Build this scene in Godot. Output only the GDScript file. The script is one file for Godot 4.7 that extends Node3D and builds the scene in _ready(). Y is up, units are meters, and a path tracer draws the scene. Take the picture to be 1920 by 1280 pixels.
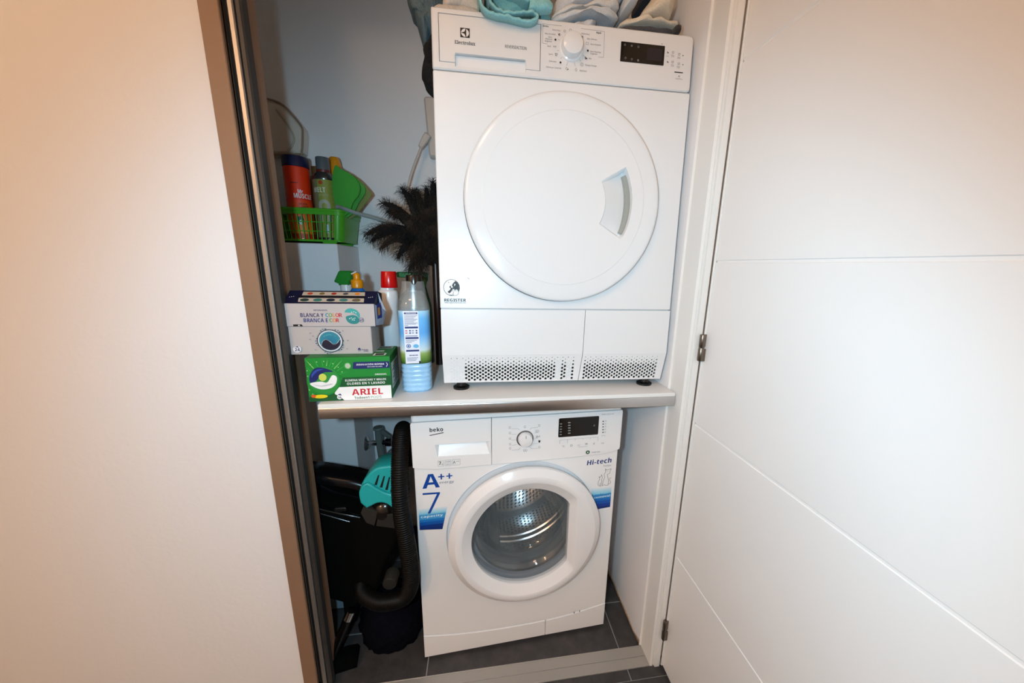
extends Node3D
# A laundry closet: tumble dryer on a shelf above a washing machine, cleaning things at the left.

const CAM := Vector3(0.0947, 1.2217, 0.8853)
const FOCAL := 664.7254
var fonts := {}
var M := {}
var rng := RandomNumberGenerator.new()


# ---------------------------------------------------------------- mesh building
class B:
	var st := SurfaceTool.new()
	var xf := Transform3D.IDENTITY
	var tinted := false
	var col := Color.WHITE
	func _init(t := Transform3D.IDENTITY) -> void:
		st.begin(Mesh.PRIMITIVE_TRIANGLES)
		st.set_smooth_group(-1)
		xf = t
	func sm(g: int) -> B:
		st.set_smooth_group(g)
		return self
	func v(p: Vector3) -> void:
		if tinted:
			st.set_color(col)
		st.add_vertex(xf * p)
	func tri(a: Vector3, b: Vector3, c: Vector3) -> void:
		v(a); v(c); v(b)
	func quad(a: Vector3, b: Vector3, c: Vector3, d: Vector3) -> void:
		tri(a, b, c); tri(a, c, d)
	func mesh() -> ArrayMesh:
		st.generate_normals()
		return st.commit()


	# a box with chamfered edges
	func box(lo: Vector3, hi: Vector3, r := 0.001) -> void:
		st.set_smooth_group(-1)
		var c := (lo + hi) / 2.0
		var h := (hi - lo) / 2.0
		r = minf(r, minf(h.x, minf(h.y, h.z)) * 0.9)
		var q := h - Vector3(r, r, r)
		for ax in 3:
			for s in [-1.0, 1.0]:
				var u := (ax + 1) % 3
				var w := (ax + 2) % 3
				var pts: Array[Vector3] = []
				for k in [[-1, -1], [1, -1], [1, 1], [-1, 1]]:
					var p := Vector3()
					p[ax] = h[ax] * s
					p[u] = q[u] * k[0]
					p[w] = q[w] * k[1]
					pts.append(c + p)
				if s > 0:
					quad(pts[0], pts[1], pts[2], pts[3])
				else:
					quad(pts[3], pts[2], pts[1], pts[0])
		if r <= 0.0:
			return
		for ax in 3:
			var u := (ax + 1) % 3
			var w := (ax + 2) % 3
			for su in [-1.0, 1.0]:
				for sw in [-1.0, 1.0]:
					var a := Vector3(); var b := Vector3(); var d := Vector3(); var e := Vector3()
					a[u] = h[u] * su; a[w] = q[w] * sw; a[ax] = -q[ax]
					b[u] = h[u] * su; b[w] = q[w] * sw; b[ax] = q[ax]
					d[u] = q[u] * su; d[w] = h[w] * sw; d[ax] = q[ax]
					e[u] = q[u] * su; e[w] = h[w] * sw; e[ax] = -q[ax]
					var n := (b - a).cross(d - a)
					var out := Vector3(); out[u] = su; out[w] = sw
					if n.dot(out) > 0:
						quad(c + a, c + b, c + d, c + e)
					else:
						quad(c + e, c + d, c + b, c + a)
		for sx in [-1.0, 1.0]:
			for sy in [-1.0, 1.0]:
				for sz in [-1.0, 1.0]:
					var a := c + Vector3(h.x * sx, q.y * sy, q.z * sz)
					var b := c + Vector3(q.x * sx, h.y * sy, q.z * sz)
					var d := c + Vector3(q.x * sx, q.y * sy, h.z * sz)
					if sx * sy * sz > 0:
						tri(a, b, d)
					else:
						tri(a, d, b)


	# a flat outline (anticlockwise, seen from +z) with or without a hole, from z0 up to z1, front edge bevelled
	func prism(poly: PackedVector2Array, z0: float, z1: float, bev := 0.0, hole := PackedVector2Array(), back := true, soft := false) -> void:
		st.set_smooth_group(-1)
		if area(poly) < 0:
			poly = poly.duplicate(); poly.reverse()
		if hole.size() and area(hole) < 0:
			hole = hole.duplicate(); hole.reverse()
		var top := inset(poly, bev) if bev > 0 else poly
		face(join(top, hole) if hole.size() else top, z1, true)
		if back:
			face(join(poly, hole) if hole.size() else poly, z0, false)
		if soft:
			st.set_smooth_group(7)
		var n := poly.size()
		for i in n:
			var j := (i + 1) % n
			quad(p3(poly[i], z0), p3(poly[j], z0), p3(poly[j], z1 - bev), p3(poly[i], z1 - bev))
			if bev > 0:
				quad(p3(poly[i], z1 - bev), p3(poly[j], z1 - bev), p3(top[j], z1), p3(top[i], z1))
		st.set_smooth_group(-1)
		n = hole.size()
		for i in n:
			var j := (i + 1) % n
			quad(p3(hole[j], z0), p3(hole[i], z0), p3(hole[i], z1), p3(hole[j], z1))
	func face(poly: PackedVector2Array, z: float, up: bool) -> void:
		var t := Geometry2D.triangulate_polygon(poly)
		for i in range(0, t.size(), 3):
			var a := poly[t[i]]; var b := poly[t[i + 1]]; var c := poly[t[i + 2]]
			var ccw := (b - a).cross(c - a) > 0
			if ccw == up:
				tri(p3(a, z), p3(b, z), p3(c, z))
			else:
				tri(p3(a, z), p3(c, z), p3(b, z))
	static func p3(p: Vector2, z: float) -> Vector3:
		return Vector3(p.x, p.y, z)
	static func area(p: PackedVector2Array) -> float:
		var s := 0.0
		for i in p.size():
			s += p[i].cross(p[(i + 1) % p.size()])
		return s / 2
	static func inset(p: PackedVector2Array, d: float) -> PackedVector2Array:
		var o := PackedVector2Array()
		var n := p.size()
		for i in n:
			var a := (p[i] - p[(i + n - 1) % n]).normalized()
			var b := (p[(i + 1) % n] - p[i]).normalized()
			var na := Vector2(-a.y, a.x)
			var nb := Vector2(-b.y, b.x)
			var m := (na + nb) / 2
			var l := maxf(m.length_squared(), 0.25)
			o.append(p[i] + m / l * d)
		return o
	static func join(outer: PackedVector2Array, hole: PackedVector2Array) -> PackedVector2Array:
		var bi := 0; var bj := 0; var best := 1e9
		for i in outer.size():
			for j in hole.size():
				var d := outer[i].distance_to(hole[j])
				if d < best:
					best = d; bi = i; bj = j
		var o := PackedVector2Array()
		var e := (outer[(bi + 1) % outer.size()] - outer[bi]).normalized() * 2e-5
		for k in outer.size():
			o.append(outer[(bi + 1 + k) % outer.size()])
		var m := hole.size()
		for k in m:
			o.append(hole[(bj - k + m) % m])
		o.append(hole[(bj + 1) % m].lerp(hole[bj], 0.999))
		o.append(outer[bi] + e)
		return o


	# a turned shape about the y axis; profile of (radius, height) from below to above; p: superellipse power of the plan
	func lathe(prof: Array, seg := 32, at := Vector3.ZERO, sx := 1.0, sz := 1.0, p := 2.0, a0 := 0.0, a1 := TAU) -> void:
		var grp := 10
		for i in prof.size() - 1:
			var d: Vector2 = prof[i + 1] - prof[i]
			if i > 0:
				var e: Vector2 = prof[i] - prof[i - 1]
				if absf(e.angle_to(d)) > 0.6:
					grp += 1
			if d.length() < 1e-7:
				continue
			st.set_smooth_group(grp)
			for k in seg:
				var q: Array[Vector3] = []
				for w in [[i, k], [i, k + 1], [i + 1, k + 1], [i + 1, k]]:
					var t: float = a0 + (a1 - a0) * w[1] / seg
					var c := cos(t); var s := sin(t)
					var x := signf(c) * pow(absf(c), 2.0 / p)
					var z := signf(s) * pow(absf(s), 2.0 / p)
					var r: float = prof[w[0]].x
					q.append(at + Vector3(x * r * sx, prof[w[0]].y, -z * r * sz))
				if prof[i].x < 1e-6:
					tri(q[0], q[2], q[3])
				elif prof[i + 1].x < 1e-6:
					tri(q[0], q[1], q[2])
				else:
					quad(q[0], q[1], q[2], q[3])
		st.set_smooth_group(-1)


	# a tube along points; radius may change along it
	func tube(pts: PackedVector3Array, rad: Callable, seg := 16, caps := true) -> void:
		st.set_smooth_group(5)
		var n := pts.size()
		var rings: Array = []
		var side := Vector3.ZERO
		for i in n:
			var d := (pts[mini(i + 1, n - 1)] - pts[maxi(i - 1, 0)]).normalized()
			if side == Vector3.ZERO:
				side = d.cross(Vector3.UP if absf(d.y) < 0.9 else Vector3.RIGHT).normalized()
			side = (side - d * side.dot(d)).normalized()
			var up := side.cross(d)
			var r: float = rad.call(float(i) / (n - 1))
			var ring := PackedVector3Array()
			for k in seg:
				var t := TAU * k / seg
				ring.append(pts[i] + (side * cos(t) + up * sin(t)) * r)
			rings.append(ring)
		for i in n - 1:
			for k in seg:
				var j := (k + 1) % seg
				quad(rings[i][j], rings[i][k], rings[i + 1][k], rings[i + 1][j])
		if caps:
			st.set_smooth_group(-1)
			for k in range(1, seg - 1):
				tri(rings[0][0], rings[0][k], rings[0][k + 1])
				tri(rings[n - 1][0], rings[n - 1][k + 1], rings[n - 1][k])
		st.set_smooth_group(-1)


	# a skin over rings of equal size (each an anticlockwise ring seen from the later rings)
	func loft(rings: Array, cap0 := true, cap1 := true) -> void:
		st.set_smooth_group(6)
		var m: int = rings[0].size()
		for i in rings.size() - 1:
			for k in m:
				var j := (k + 1) % m
				quad(rings[i][k], rings[i][j], rings[i + 1][j], rings[i + 1][k])
		st.set_smooth_group(-1)
		for e in [[cap0, 0], [cap1, rings.size() - 1]]:
			if e[0]:
				var c := Vector3.ZERO
				for q in rings[e[1]]:
					c += q / m
				for k in m:
					var j := (k + 1) % m
					if e[1] == 0:
						tri(c, rings[0][j], rings[0][k])
					else:
						tri(c, rings[e[1]][k], rings[e[1]][j])


# ---------------------------------------------------------------- flat print: coloured shapes and letters in the xy plane
class Ink:
	var vs := PackedVector3Array()
	var cs := PackedColorArray()
	var ns := PackedVector3Array()
	var layer := 0.0
	var host
	func _init(h) -> void:
		host = h
	func put(a: Vector2, b: Vector2, c: Vector2, ca: Color, cb: Color, cc: Color) -> void:
		if (b - a).cross(c - a) > 0:
			var t := b; b = c; c = t
			var u := cb; cb = cc; cc = u
		for q in [[a, ca], [b, cb], [c, cc]]:
			vs.append(Vector3(q[0].x, q[0].y, layer))
			cs.append((q[1] as Color).srgb_to_linear())
			ns.append(Vector3(0, 0, 1))
	func up() -> void:
		layer += 0.00005
	func poly(p: PackedVector2Array, c: Color) -> void:
		var t := Geometry2D.triangulate_polygon(p)
		for i in range(0, t.size(), 3):
			put(p[t[i]], p[t[i + 1]], p[t[i + 2]], c, c, c)
		up()
	func rect(x0: float, y0: float, x1: float, y1: float, c: Color) -> void:
		grad(x0, y0, x1, y1, c, c)
	func grad(x0: float, y0: float, x1: float, y1: float, low: Color, high: Color) -> void:
		var a := Vector2(x0, y0); var b := Vector2(x1, y0); var c := Vector2(x1, y1); var d := Vector2(x0, y1)
		put(a, b, c, low, low, high)
		put(a, c, d, low, high, high)
		up()
	func disc(x: float, y: float, rx: float, ry: float, c: Color, n := 28, rim = null) -> void:
		var e: Color = c if rim == null else rim
		var o := Vector2(x, y)
		for k in n:
			put(o, o + Vector2(cos(TAU * k / n) * rx, sin(TAU * k / n) * ry), o + Vector2(cos(TAU * (k + 1) / n) * rx, sin(TAU * (k + 1) / n) * ry), c, e, e)
		up()
	func arc(x: float, y: float, r: float, w: float, c: Color, a0 := 0.0, a1 := TAU, n := 28, sy := 1.0) -> void:
		var o := Vector2(x, y)
		for k in n:
			var t := lerpf(a0, a1, float(k) / n); var u := lerpf(a0, a1, float(k + 1) / n)
			var p := Vector2(cos(t), sin(t) * sy); var q := Vector2(cos(u), sin(u) * sy)
			put(o + p * (r - w / 2), o + p * (r + w / 2), o + q * (r + w / 2), c, c, c)
			put(o + p * (r - w / 2), o + q * (r + w / 2), o + q * (r - w / 2), c, c, c)
		up()
	func line(pts: PackedVector2Array, w: float, c: Color) -> void:
		for i in pts.size() - 1:
			var d := (pts[i + 1] - pts[i]).normalized() * w / 2
			var n := Vector2(-d.y, d.x)
			put(pts[i] - n - d, pts[i + 1] - n + d, pts[i + 1] + n + d, c, c, c)
			put(pts[i] - n - d, pts[i + 1] + n + d, pts[i] + n - d, c, c, c)
		up()
	# words with the middle of their height at y; h: height of a capital; w: total width if > 0; al: 0 left, 1 middle, 2 right
	func text(s: String, x: float, y: float, h: float, c: Color, font := "sans", al := 1, w := 0.0, slant := 0.0, turn := 0.0) -> void:
		var tm := TextMesh.new()
		tm.text = s
		tm.font = host.font(font)
		tm.font_size = 40
		tm.pixel_size = 1.0 / 40
		tm.depth = 0.0
		tm.curve_step = 1.0 if h > 0.008 else 3.0
		tm.horizontal_alignment = HORIZONTAL_ALIGNMENT_CENTER
		if tm.get_surface_count() == 0:
			return
		var a := tm.surface_get_arrays(0)
		var p: PackedVector3Array = a[Mesh.ARRAY_VERTEX]
		var ix = a[Mesh.ARRAY_INDEX]
		var lo := Vector3(1e9, 1e9, 0); var hi := Vector3(-1e9, -1e9, 0)
		for q in p:
			lo = lo.min(q); hi = hi.max(q)
		var cap := 0.714
		var sy := h / cap
		var sx := sy if w <= 0 else w / (hi.x - lo.x)
		var ox := lo.x if al == 0 else (lo.x + hi.x) / 2 if al == 1 else hi.x
		var base := hi.y - cap if hi.y - lo.y > 0.5 else lo.y
		base = host.baseline(font)
		var n: int = ix.size() if ix != null else p.size()
		for i in range(0, n - 2, 3):
			var t: Array[Vector2] = []
			for k in 3:
				var q: Vector3 = p[ix[i + k]] if ix != null else p[i + k]
				var r := Vector2((q.x - ox) * sx, (q.y - base - cap / 2) * sy)
				r.x += r.y * slant
				t.append(Vector2(x, y) + r.rotated(turn))
			put(t[0], t[1], t[2], c, c, c)
		up()
	func mesh() -> ArrayMesh:
		var a := []
		a.resize(Mesh.ARRAY_MAX)
		a[Mesh.ARRAY_VERTEX] = vs
		a[Mesh.ARRAY_NORMAL] = ns
		a[Mesh.ARRAY_COLOR] = cs
		var m := ArrayMesh.new()
		m.add_surface_from_arrays(Mesh.PRIMITIVE_TRIANGLES, a)
		return m


var bases := {}
func font(k: String) -> Font:
	if not fonts.has(k):
		var f := SystemFont.new()
		f.font_names = PackedStringArray(["Droid Serif" if k.begins_with("serif") else "Droid Sans Mono" if k == "mono" else "Droid Sans"])
		f.font_weight = 700 if k.ends_with("bold") else 400
		fonts[k] = f
	return fonts[k]
func baseline(k: String) -> float:
	if not bases.has(k):
		var tm := TextMesh.new()
		tm.text = "H"
		tm.font = font(k)
		tm.font_size = 40
		tm.pixel_size = 1.0 / 40
		tm.depth = 0.0
		var y := 1e9
		for q in tm.surface_get_arrays(0)[Mesh.ARRAY_VERTEX]:
			y = minf(y, q.y)
		bases[k] = y
	return bases[k]


# ---------------------------------------------------------------- names, labels, materials
func V(a: Array) -> PackedVector2Array:
	var o := PackedVector2Array()
	for i in range(0, a.size(), 2):
		o.append(Vector2(a[i], a[i + 1]))
	return o
func rr(x0: float, y0: float, x1: float, y1: float, r: float, n := 5) -> PackedVector2Array:
	var o := PackedVector2Array()
	for c in [[x1 - r, y0 + r, -PI / 2], [x1 - r, y1 - r, 0.0], [x0 + r, y1 - r, PI / 2], [x0 + r, y0 + r, PI]]:
		for k in n + 1:
			var t: float = c[2] + PI / 2 * k / n
			o.append(Vector2(c[0] + cos(t) * r, c[1] + sin(t) * r))
	return o
func circ(x: float, y: float, r: float, n := 48) -> PackedVector2Array:
	var o := PackedVector2Array()
	for k in n:
		o.append(Vector2(x + cos(TAU * k / n) * r, y + sin(TAU * k / n) * r))
	return o
func curve(pts: Array, step := 6) -> PackedVector3Array:
	var o := PackedVector3Array()
	var n := pts.size()
	for i in n - 1:
		var a: Vector3 = pts[maxi(i - 1, 0)]; var b: Vector3 = pts[i]; var c: Vector3 = pts[i + 1]; var d: Vector3 = pts[mini(i + 2, n - 1)]
		for k in step:
			o.append(b.cubic_interpolate(c, a, d, float(k) / step))
	o.append(pts[n - 1])
	return o
func curve2(pts: PackedVector2Array, step := 6, closed := false) -> PackedVector2Array:
	var o := PackedVector2Array()
	var n := pts.size()
	for i in (n if closed else n - 1):
		var a := pts[(i - 1 + n) % n] if closed else pts[maxi(i - 1, 0)]
		var d := pts[(i + 2) % n] if closed else pts[mini(i + 2, n - 1)]
		for k in step:
			o.append(pts[i].cubic_interpolate(pts[(i + 1) % n], a, d, float(k) / step))
	if not closed:
		o.append(pts[n - 1])
	return o
func mat(c: Color, rough := 0.6, metal := 0.0) -> StandardMaterial3D:
	var m := StandardMaterial3D.new()
	m.albedo_color = c
	m.roughness = rough
	m.metallic = metal
	return m
func bump(m: StandardMaterial3D, freq: float, size: float, scale: float, depth := 0.3, oct := 4) -> StandardMaterial3D:
	var n := FastNoiseLite.new()
	n.seed = 7
	n.frequency = freq
	n.fractal_octaves = oct
	var t := NoiseTexture2D.new()
	t.noise = n
	t.width = 256; t.height = 256
	t.seamless = true
	t.as_normal_map = true
	t.bump_strength = depth * 10
	m.normal_enabled = true
	m.normal_texture = t
	m.normal_scale = scale
	m.uv1_triplanar = true
	m.uv1_world_triplanar = true
	m.uv1_scale = Vector3.ONE / size
	return m
func mottle(m: StandardMaterial3D, a: Color, b: Color, freq: float, size: float) -> StandardMaterial3D:
	var n := FastNoiseLite.new()
	n.seed = 11
	n.frequency = freq
	n.fractal_octaves = 5
	var g := Gradient.new()
	g.set_color(0, a); g.set_color(1, b)
	var t := NoiseTexture2D.new()
	t.noise = n
	t.width = 256; t.height = 256
	t.seamless = true
	t.color_ramp = g
	m.albedo_color = Color.WHITE
	m.albedo_texture = t
	m.uv1_triplanar = true
	m.uv1_world_triplanar = true
	m.uv1_scale = Vector3.ONE / size
	return m
func thing(called: String, label: String, category: String, at := Vector3.ZERO, turn := 0.0, group := "") -> Node3D:
	var o := Node3D.new()
	o.name = called
	add_child(o, true)
	o.position = at
	o.rotation.y = turn
	tag(o, label, category, group)
	return o
func tag(o: Node3D, label: String, category: String, group := "") -> Node3D:
	o.set_meta("label", label)
	o.set_meta("category", category)
	if group:
		o.set_meta("group", group)
	return o
func part(called: String, m: Mesh, material: Material, parent: Node3D = self, label := "") -> MeshInstance3D:
	var o := MeshInstance3D.new()
	o.name = called
	o.mesh = m
	o.material_override = material
	parent.add_child(o, true)
	if label:
		o.set_meta("label", label)
	return o
func struct(called: String, m: Mesh, material: Material, label: String, parent: Node3D = self) -> MeshInstance3D:
	var o := part(called, m, material, parent)
	if parent == self:
		o.set_meta("kind", "structure")
		o.set_meta("label", label)
	return o
func ink(called: String, k: Ink, parent: Node3D, xf := Transform3D.IDENTITY, label := "") -> MeshInstance3D:
	var o := part(called, k.mesh(), M.ink, parent, label)
	o.transform = xf
	return o
func slab(lo: Vector3, hi: Vector3, r := 0.001) -> ArrayMesh:
	var b := B.new()
	b.box(lo, hi, r)
	return b.mesh()
# maps a shape drawn in xy and built along +z onto other axes
func axes(x: Vector3, y: Vector3, z: Vector3, at := Vector3.ZERO) -> Transform3D:
	return Transform3D(Basis(x, y, z), at)


func _ready() -> void:
	rng.seed = 5
	look()
	materials()
	setting()
	shelf()
	dryer()
	washer()
	boxes()
	bottles()
	basket()
	duster()
	wall_things()
	laundry()
	cleaner()


# ---------------------------------------------------------------- camera, air, lights
func look() -> void:
	var cam := Camera3D.new()
	cam.name = "camera"
	add_child(cam)
	cam.position = CAM
	cam.rotation = Vector3(-0.2228, -0.1538, 0.0232)
	cam.near = 0.05
	cam.far = 50.0
	cam.set_frustum(0.05 * 1280.0 / FOCAL, Vector2(0.05 * (960.0 - 999.5257) / FOCAL, -0.05 * (640.0 - 649.0028) / FOCAL), 0.05, 50.0)
	cam.current = true
	var e := Environment.new()
	e.background_mode = Environment.BG_COLOR
	e.background_color = Color(0.02, 0.02, 0.02)
	e.tonemap_mode = Environment.TONE_MAPPER_LINEAR
	e.tonemap_exposure = 1.05
	e.sdfgi_enabled = true
	e.ssao_enabled = true
	e.ssil_enabled = true
	var w := WorldEnvironment.new()
	w.name = "world_environment"
	w.environment = e
	add_child(w)
	# the camera's flash, a hand's width to the left of the lens
	var f := SpotLight3D.new()
	f.name = "camera_flash"
	add_child(f)
	f.position = Vector3(-0.012, 1.24, 0.885)
	f.look_at(Vector3(0.2, 0.80, 0.0))
	f.light_color = Color(0.735, 0.906, 1.0)
	f.light_energy = 0.66
	f.light_size = 0.018
	f.spot_range = 8.0
	f.spot_angle = 68.0
	f.spot_angle_attenuation = 0.6
	f.spot_attenuation = 2.0
	f.shadow_enabled = true
	# the corridor's ceiling lamp, then a weaker unseen one added as warm fill
	for q in [[Vector3(-1.48, 2.36, 2.30), 1.30, 0.12], [Vector3(-0.32, 2.38, 1.40), 0.28, 0.12]]:
		var l := OmniLight3D.new()
		l.name = "main_or_fill_light"
		add_child(l, true)
		l.position = q[0]
		l.light_color = Color(1.0, 0.80, 0.62)
		l.light_energy = q[1]
		l.light_size = q[2]
		l.omni_range = 8.0
		l.omni_attenuation = 2.0
		l.shadow_enabled = true


func materials() -> void:
	M.ink = mat(Color.WHITE, 0.5)
	M.ink.vertex_color_use_as_albedo = true
	M.white = mat(Color(0.895, 0.895, 0.895), 0.32)
	M.white_gloss = mat(Color(0.90, 0.90, 0.90), 0.16)
	M.washer_white = mat(Color(0.945, 0.94, 0.935), 0.3)
	M.washer_gloss = mat(Color(0.93, 0.92, 0.915), 0.15)
	M.panel_white = mat(Color(0.88, 0.875, 0.87), 0.38)
	M.black = mat(Color(0.025, 0.025, 0.025), 0.35)
	M.glossblack = mat(Color(0.012, 0.013, 0.014), 0.12)
	M.dark = mat(Color(0.03, 0.03, 0.03), 0.8)
	M.grey = mat(Color(0.5, 0.5, 0.5), 0.5)
	M.rubber = mat(Color(0.33, 0.35, 0.37), 0.55)
	M.chrome = mat(Color(0.85, 0.86, 0.87), 0.14, 1.0)
	M.steel = mat(Color(0.72, 0.72, 0.72), 0.28, 1.0)
	M.hinge = mat(Color(0.5, 0.46, 0.42), 0.32, 1.0)
	M.wall = bump(mat(Color(0.935, 0.935, 0.94), 0.85), 0.05, 0.25, 0.07)
	M.trim = mat(Color(0.92, 0.915, 0.90), 0.4)
	M.doorwhite = mat(Color(0.93, 0.92, 0.91), 0.38)
	M.tile = mottle(bump(mat(Color.WHITE, 0.5), 0.08, 0.3, 0.2), Color(0.20, 0.19, 0.19), Color(0.28, 0.265, 0.26), 0.02, 0.35)
	M.grout = mat(Color(0.62, 0.60, 0.57), 0.9)
	M.sill = mat(Color(0.66, 0.64, 0.61), 0.42, 0.25)
	M.frame = mat(Color(0.56, 0.44, 0.35), 0.5)
	M.frame_metal = mat(Color(0.62, 0.60, 0.58), 0.4, 0.8)
	M.gasket = mat(Color(0.08, 0.08, 0.085), 0.6)


# ---------------------------------------------------------------- the room
func setting() -> void:
	var w: Material = M.wall
	struct("wall_back", slab(Vector3(-1.01, 0, -0.70), Vector3(0.72, 2.5, -0.64), 0.0), w, "white rear wall of the laundry closet behind the machines")
	struct("wall_right", slab(Vector3(0.6094, 0, -0.64), Vector3(0.72, 2.5, 0.0215), 0.0), w, "white right side wall of the closet beside the two machines")
	struct("wall_left", slab(Vector3(-1.01, 0, -0.64), Vector3(-0.95, 2.5, -0.06), 0.0), w, "white left side wall of the closet, behind the frame")
	struct("wall_front", slab(Vector3(-2.2, 0, -0.06), Vector3(-0.412, 2.5, 0.02), 0.0), w, "warm-lit corridor wall left of the closet opening")
	struct("wall_header", slab(Vector3(-0.412, 2.12, -0.06), Vector3(0.72, 2.5, 0.02), 0.0), w, "wall over the closet opening")
	struct("wall_east", slab(Vector3(0.72, 0, -0.06), Vector3(1.6, 2.5, 0.085), 0.0), w, "corridor wall behind the open door")
	struct("wall_corridor_left", slab(Vector3(-2.26, 0, 0.02), Vector3(-2.2, 2.5, 3.2), 0.0), w, "left end wall of the corridor")
	struct("wall_corridor_right", slab(Vector3(1.6, 0, 0.02), Vector3(1.66, 2.5, 3.2), 0.0), w, "right end wall of the corridor")
	struct("wall_corridor_rear", slab(Vector3(-2.26, 0, 3.2), Vector3(1.66, 2.5, 3.26), 0.0), w, "corridor wall opposite the closet")
	struct("ceiling", slab(Vector3(-2.26, 2.5, -0.70), Vector3(1.66, 2.56, 3.26), 0.0), w, "white ceiling over closet and corridor")
	# boxed pipes in the left corner
	var c := B.new()
	c.box(Vector3(-0.95, 0, -0.64), Vector3(-0.37, 1.278, -0.42), 0.003)
	struct("wall_column", c.mesh(), w, "boxed-in white pipe column in the rear left corner carrying the green basket")
	# floor: grout bed with single tiles on it
	var fl := struct("floor", slab(Vector3(-2.26, -0.06, -0.70), Vector3(1.66, -0.0025, 3.26), 0.0), M.grout, "dark grey tiled floor with pale grout lines")
	var kinds: Array[ArrayMesh] = []
	for s in [Vector2(0.611, 0.297)]:
		kinds.append(slab(Vector3(0, -0.01, 0), Vector3(s.x, 0, s.y), 0.0008))
	for row in [[-0.6385, 0.1968, -0.0765], [-0.4385, 0.297, -0.0765], [-0.1372, 0.1600, -0.0765], [0.0858, 0.0288, -0.0735], [0.1172, 0.297, 0.2345], [0.4172, 0.297, -0.0735], [0.7172, 0.297, 0.2345], [1.0172, 0.297, -0.0735], [1.3172, 0.297, 0.2345], [1.6172, 0.297, -0.0735], [1.9172, 0.297, 0.2345], [2.2172, 0.297, -0.0735], [2.5172, 0.297, 0.2345], [2.8172, 0.297, -0.0735]]:
		var z: float = row[0]
		for k in range(-4, 4):
			var x: float = row[2] + k * 0.6145 + 0.0017
			var x1 := minf(x + 0.611, 1.6)
			var x0 := maxf(x, -2.2)
			if z < 0.0:
				x0 = maxf(x, -0.95); x1 = minf(x + 0.611, 0.6094)
			if x1 - x0 < 0.02:
				continue
			var full: bool = x1 - x0 > 0.6105 and row[1] > 0.296
			var t := part("tile", kinds[0] if full else slab(Vector3(0, -0.01, 0), Vector3(x1 - x0, 0, row[1]), 0.0008), M.tile, fl)
			t.position = Vector3(x0, 0, z)
	for q in [[-2.2, -1.61], [-1.6065, -0.9985], [-0.995, -0.4135], [0.7205, 1.2], [1.2035, 1.6]]:
		var t2 := part("tile", slab(Vector3(0, -0.01, 0), Vector3(q[1] - q[0], 0, 0.0605), 0.0008), M.tile, fl)
		t2.position = Vector3(q[0], 0, 0.0218)
	# metal sill: two flat strips with a groove
	var s := B.new()
	s.box(Vector3(-0.345, -0.002, 0.0232), Vector3(0.6135, 0.0035, 0.0258), 0.0008)
	s.box(Vector3(-0.345, -0.002, 0.0258), Vector3(0.6135, 0.0022, 0.0548), 0.0006)
	s.box(Vector3(-0.345, -0.002, 0.0560), Vector3(0.6135, 0.0028, 0.0852), 0.0008)
	struct("trim_1", s.mesh(), M.sill, "grooved metal door sill across the closet opening")
	# right jamb, in one piece with its rebate and casing
	var j := B.new(axes(Vector3(1, 0, 0), Vector3(0, 0, -1), Vector3(0, 1, 0)))
	j.prism(V([0.6085, -0.0215, 0.6138, -0.0235, 0.6140, -0.0840, 0.6200, -0.0862, 0.6215, -0.0862, 0.6225, -0.0830, 0.6275, -0.0830, 0.6285, -0.0900, 0.6440, -0.0900, 0.6440, -0.06, 0.72, -0.06, 0.72, -0.0215]), 0.0, 2.12, 0.0)
	struct("trim_2", j.mesh(), M.trim, "white right door jamb with rebate along the closet opening")
	# bare, scuffed plaster edge where the right wall meets the tiles
	var pe := B.new()
	var seg := 14
	var rings: Array = []
	for i in seg + 1:
		var z := lerpf(-0.60, 0.020, float(i) / seg)
		var h := 0.012 + 0.006 * sin(i * 2.3) + 0.004 * sin(i * 5.1)
		rings.append(PackedVector3Array([Vector3(0.6066, 0.0, z), Vector3(0.6096, 0.0, z), Vector3(0.6096, h, z), Vector3(0.6084, h, z)]))
	rings.reverse()
	pe.loft(rings)
	struct("baseboard_right", pe.mesh(), mottle(mat(Color.WHITE, 0.9), Color(0.62, 0.50, 0.40), Color(0.82, 0.74, 0.66), 0.03, 0.08), "bare scuffed plaster edge along the foot of the right closet wall")
	# left jamb: casing, dark channel, metal lip, dark seal, reveal
	var lj := Node3D.new()
	lj.name = "trim_3"
	add_child(lj)
	lj.set_meta("kind", "structure")
	lj.set_meta("label", "left closet frame with brown casing, dark channel and metal lip")
	part("casing", slab(Vector3(-0.4115, 0, 0.018), Vector3(-0.376, 2.12, 0.0275), 0.0015), M.frame, lj, "brown casing strip")
	part("channel", slab(Vector3(-0.376, 0, 0.0), Vector3(-0.364, 2.12, 0.012), 0.0), M.gasket, lj, "dark channel")
	part("metal_lip", slab(Vector3(-0.3642, 0, 0.002), Vector3(-0.3535, 2.12, 0.0245), 0.002), M.frame_metal, lj, "bare metal lip")
	part("seal", slab(Vector3(-0.3535, 0, -0.004), Vector3(-0.341, 2.12, 0.021), 0.003), mat(Color(0.2, 0.19, 0.18), 0.5), lj, "dark sealing strip")
	part("reveal", slab(Vector3(-0.412, 0, -0.062), Vector3(-0.356, 2.12, -0.004), 0.001), M.frame, lj, "brown reveal")
	# the open door leaf: boards between shallow grooves
	var d := Node3D.new()
	d.name = "door_1"
	add_child(d)
	d.set_meta("kind", "structure")
	d.set_meta("label", "white room door with horizontal grooves standing open at the right")
	part("door_core", slab(Vector3(0.6515, 0.012, 0.098), Vector3(0.688, 2.10, 0.975), 0.001), M.doorwhite, d)
	var ys := [0.0105, 0.4165, 0.829, 1.241, 1.653, 2.1]
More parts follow.
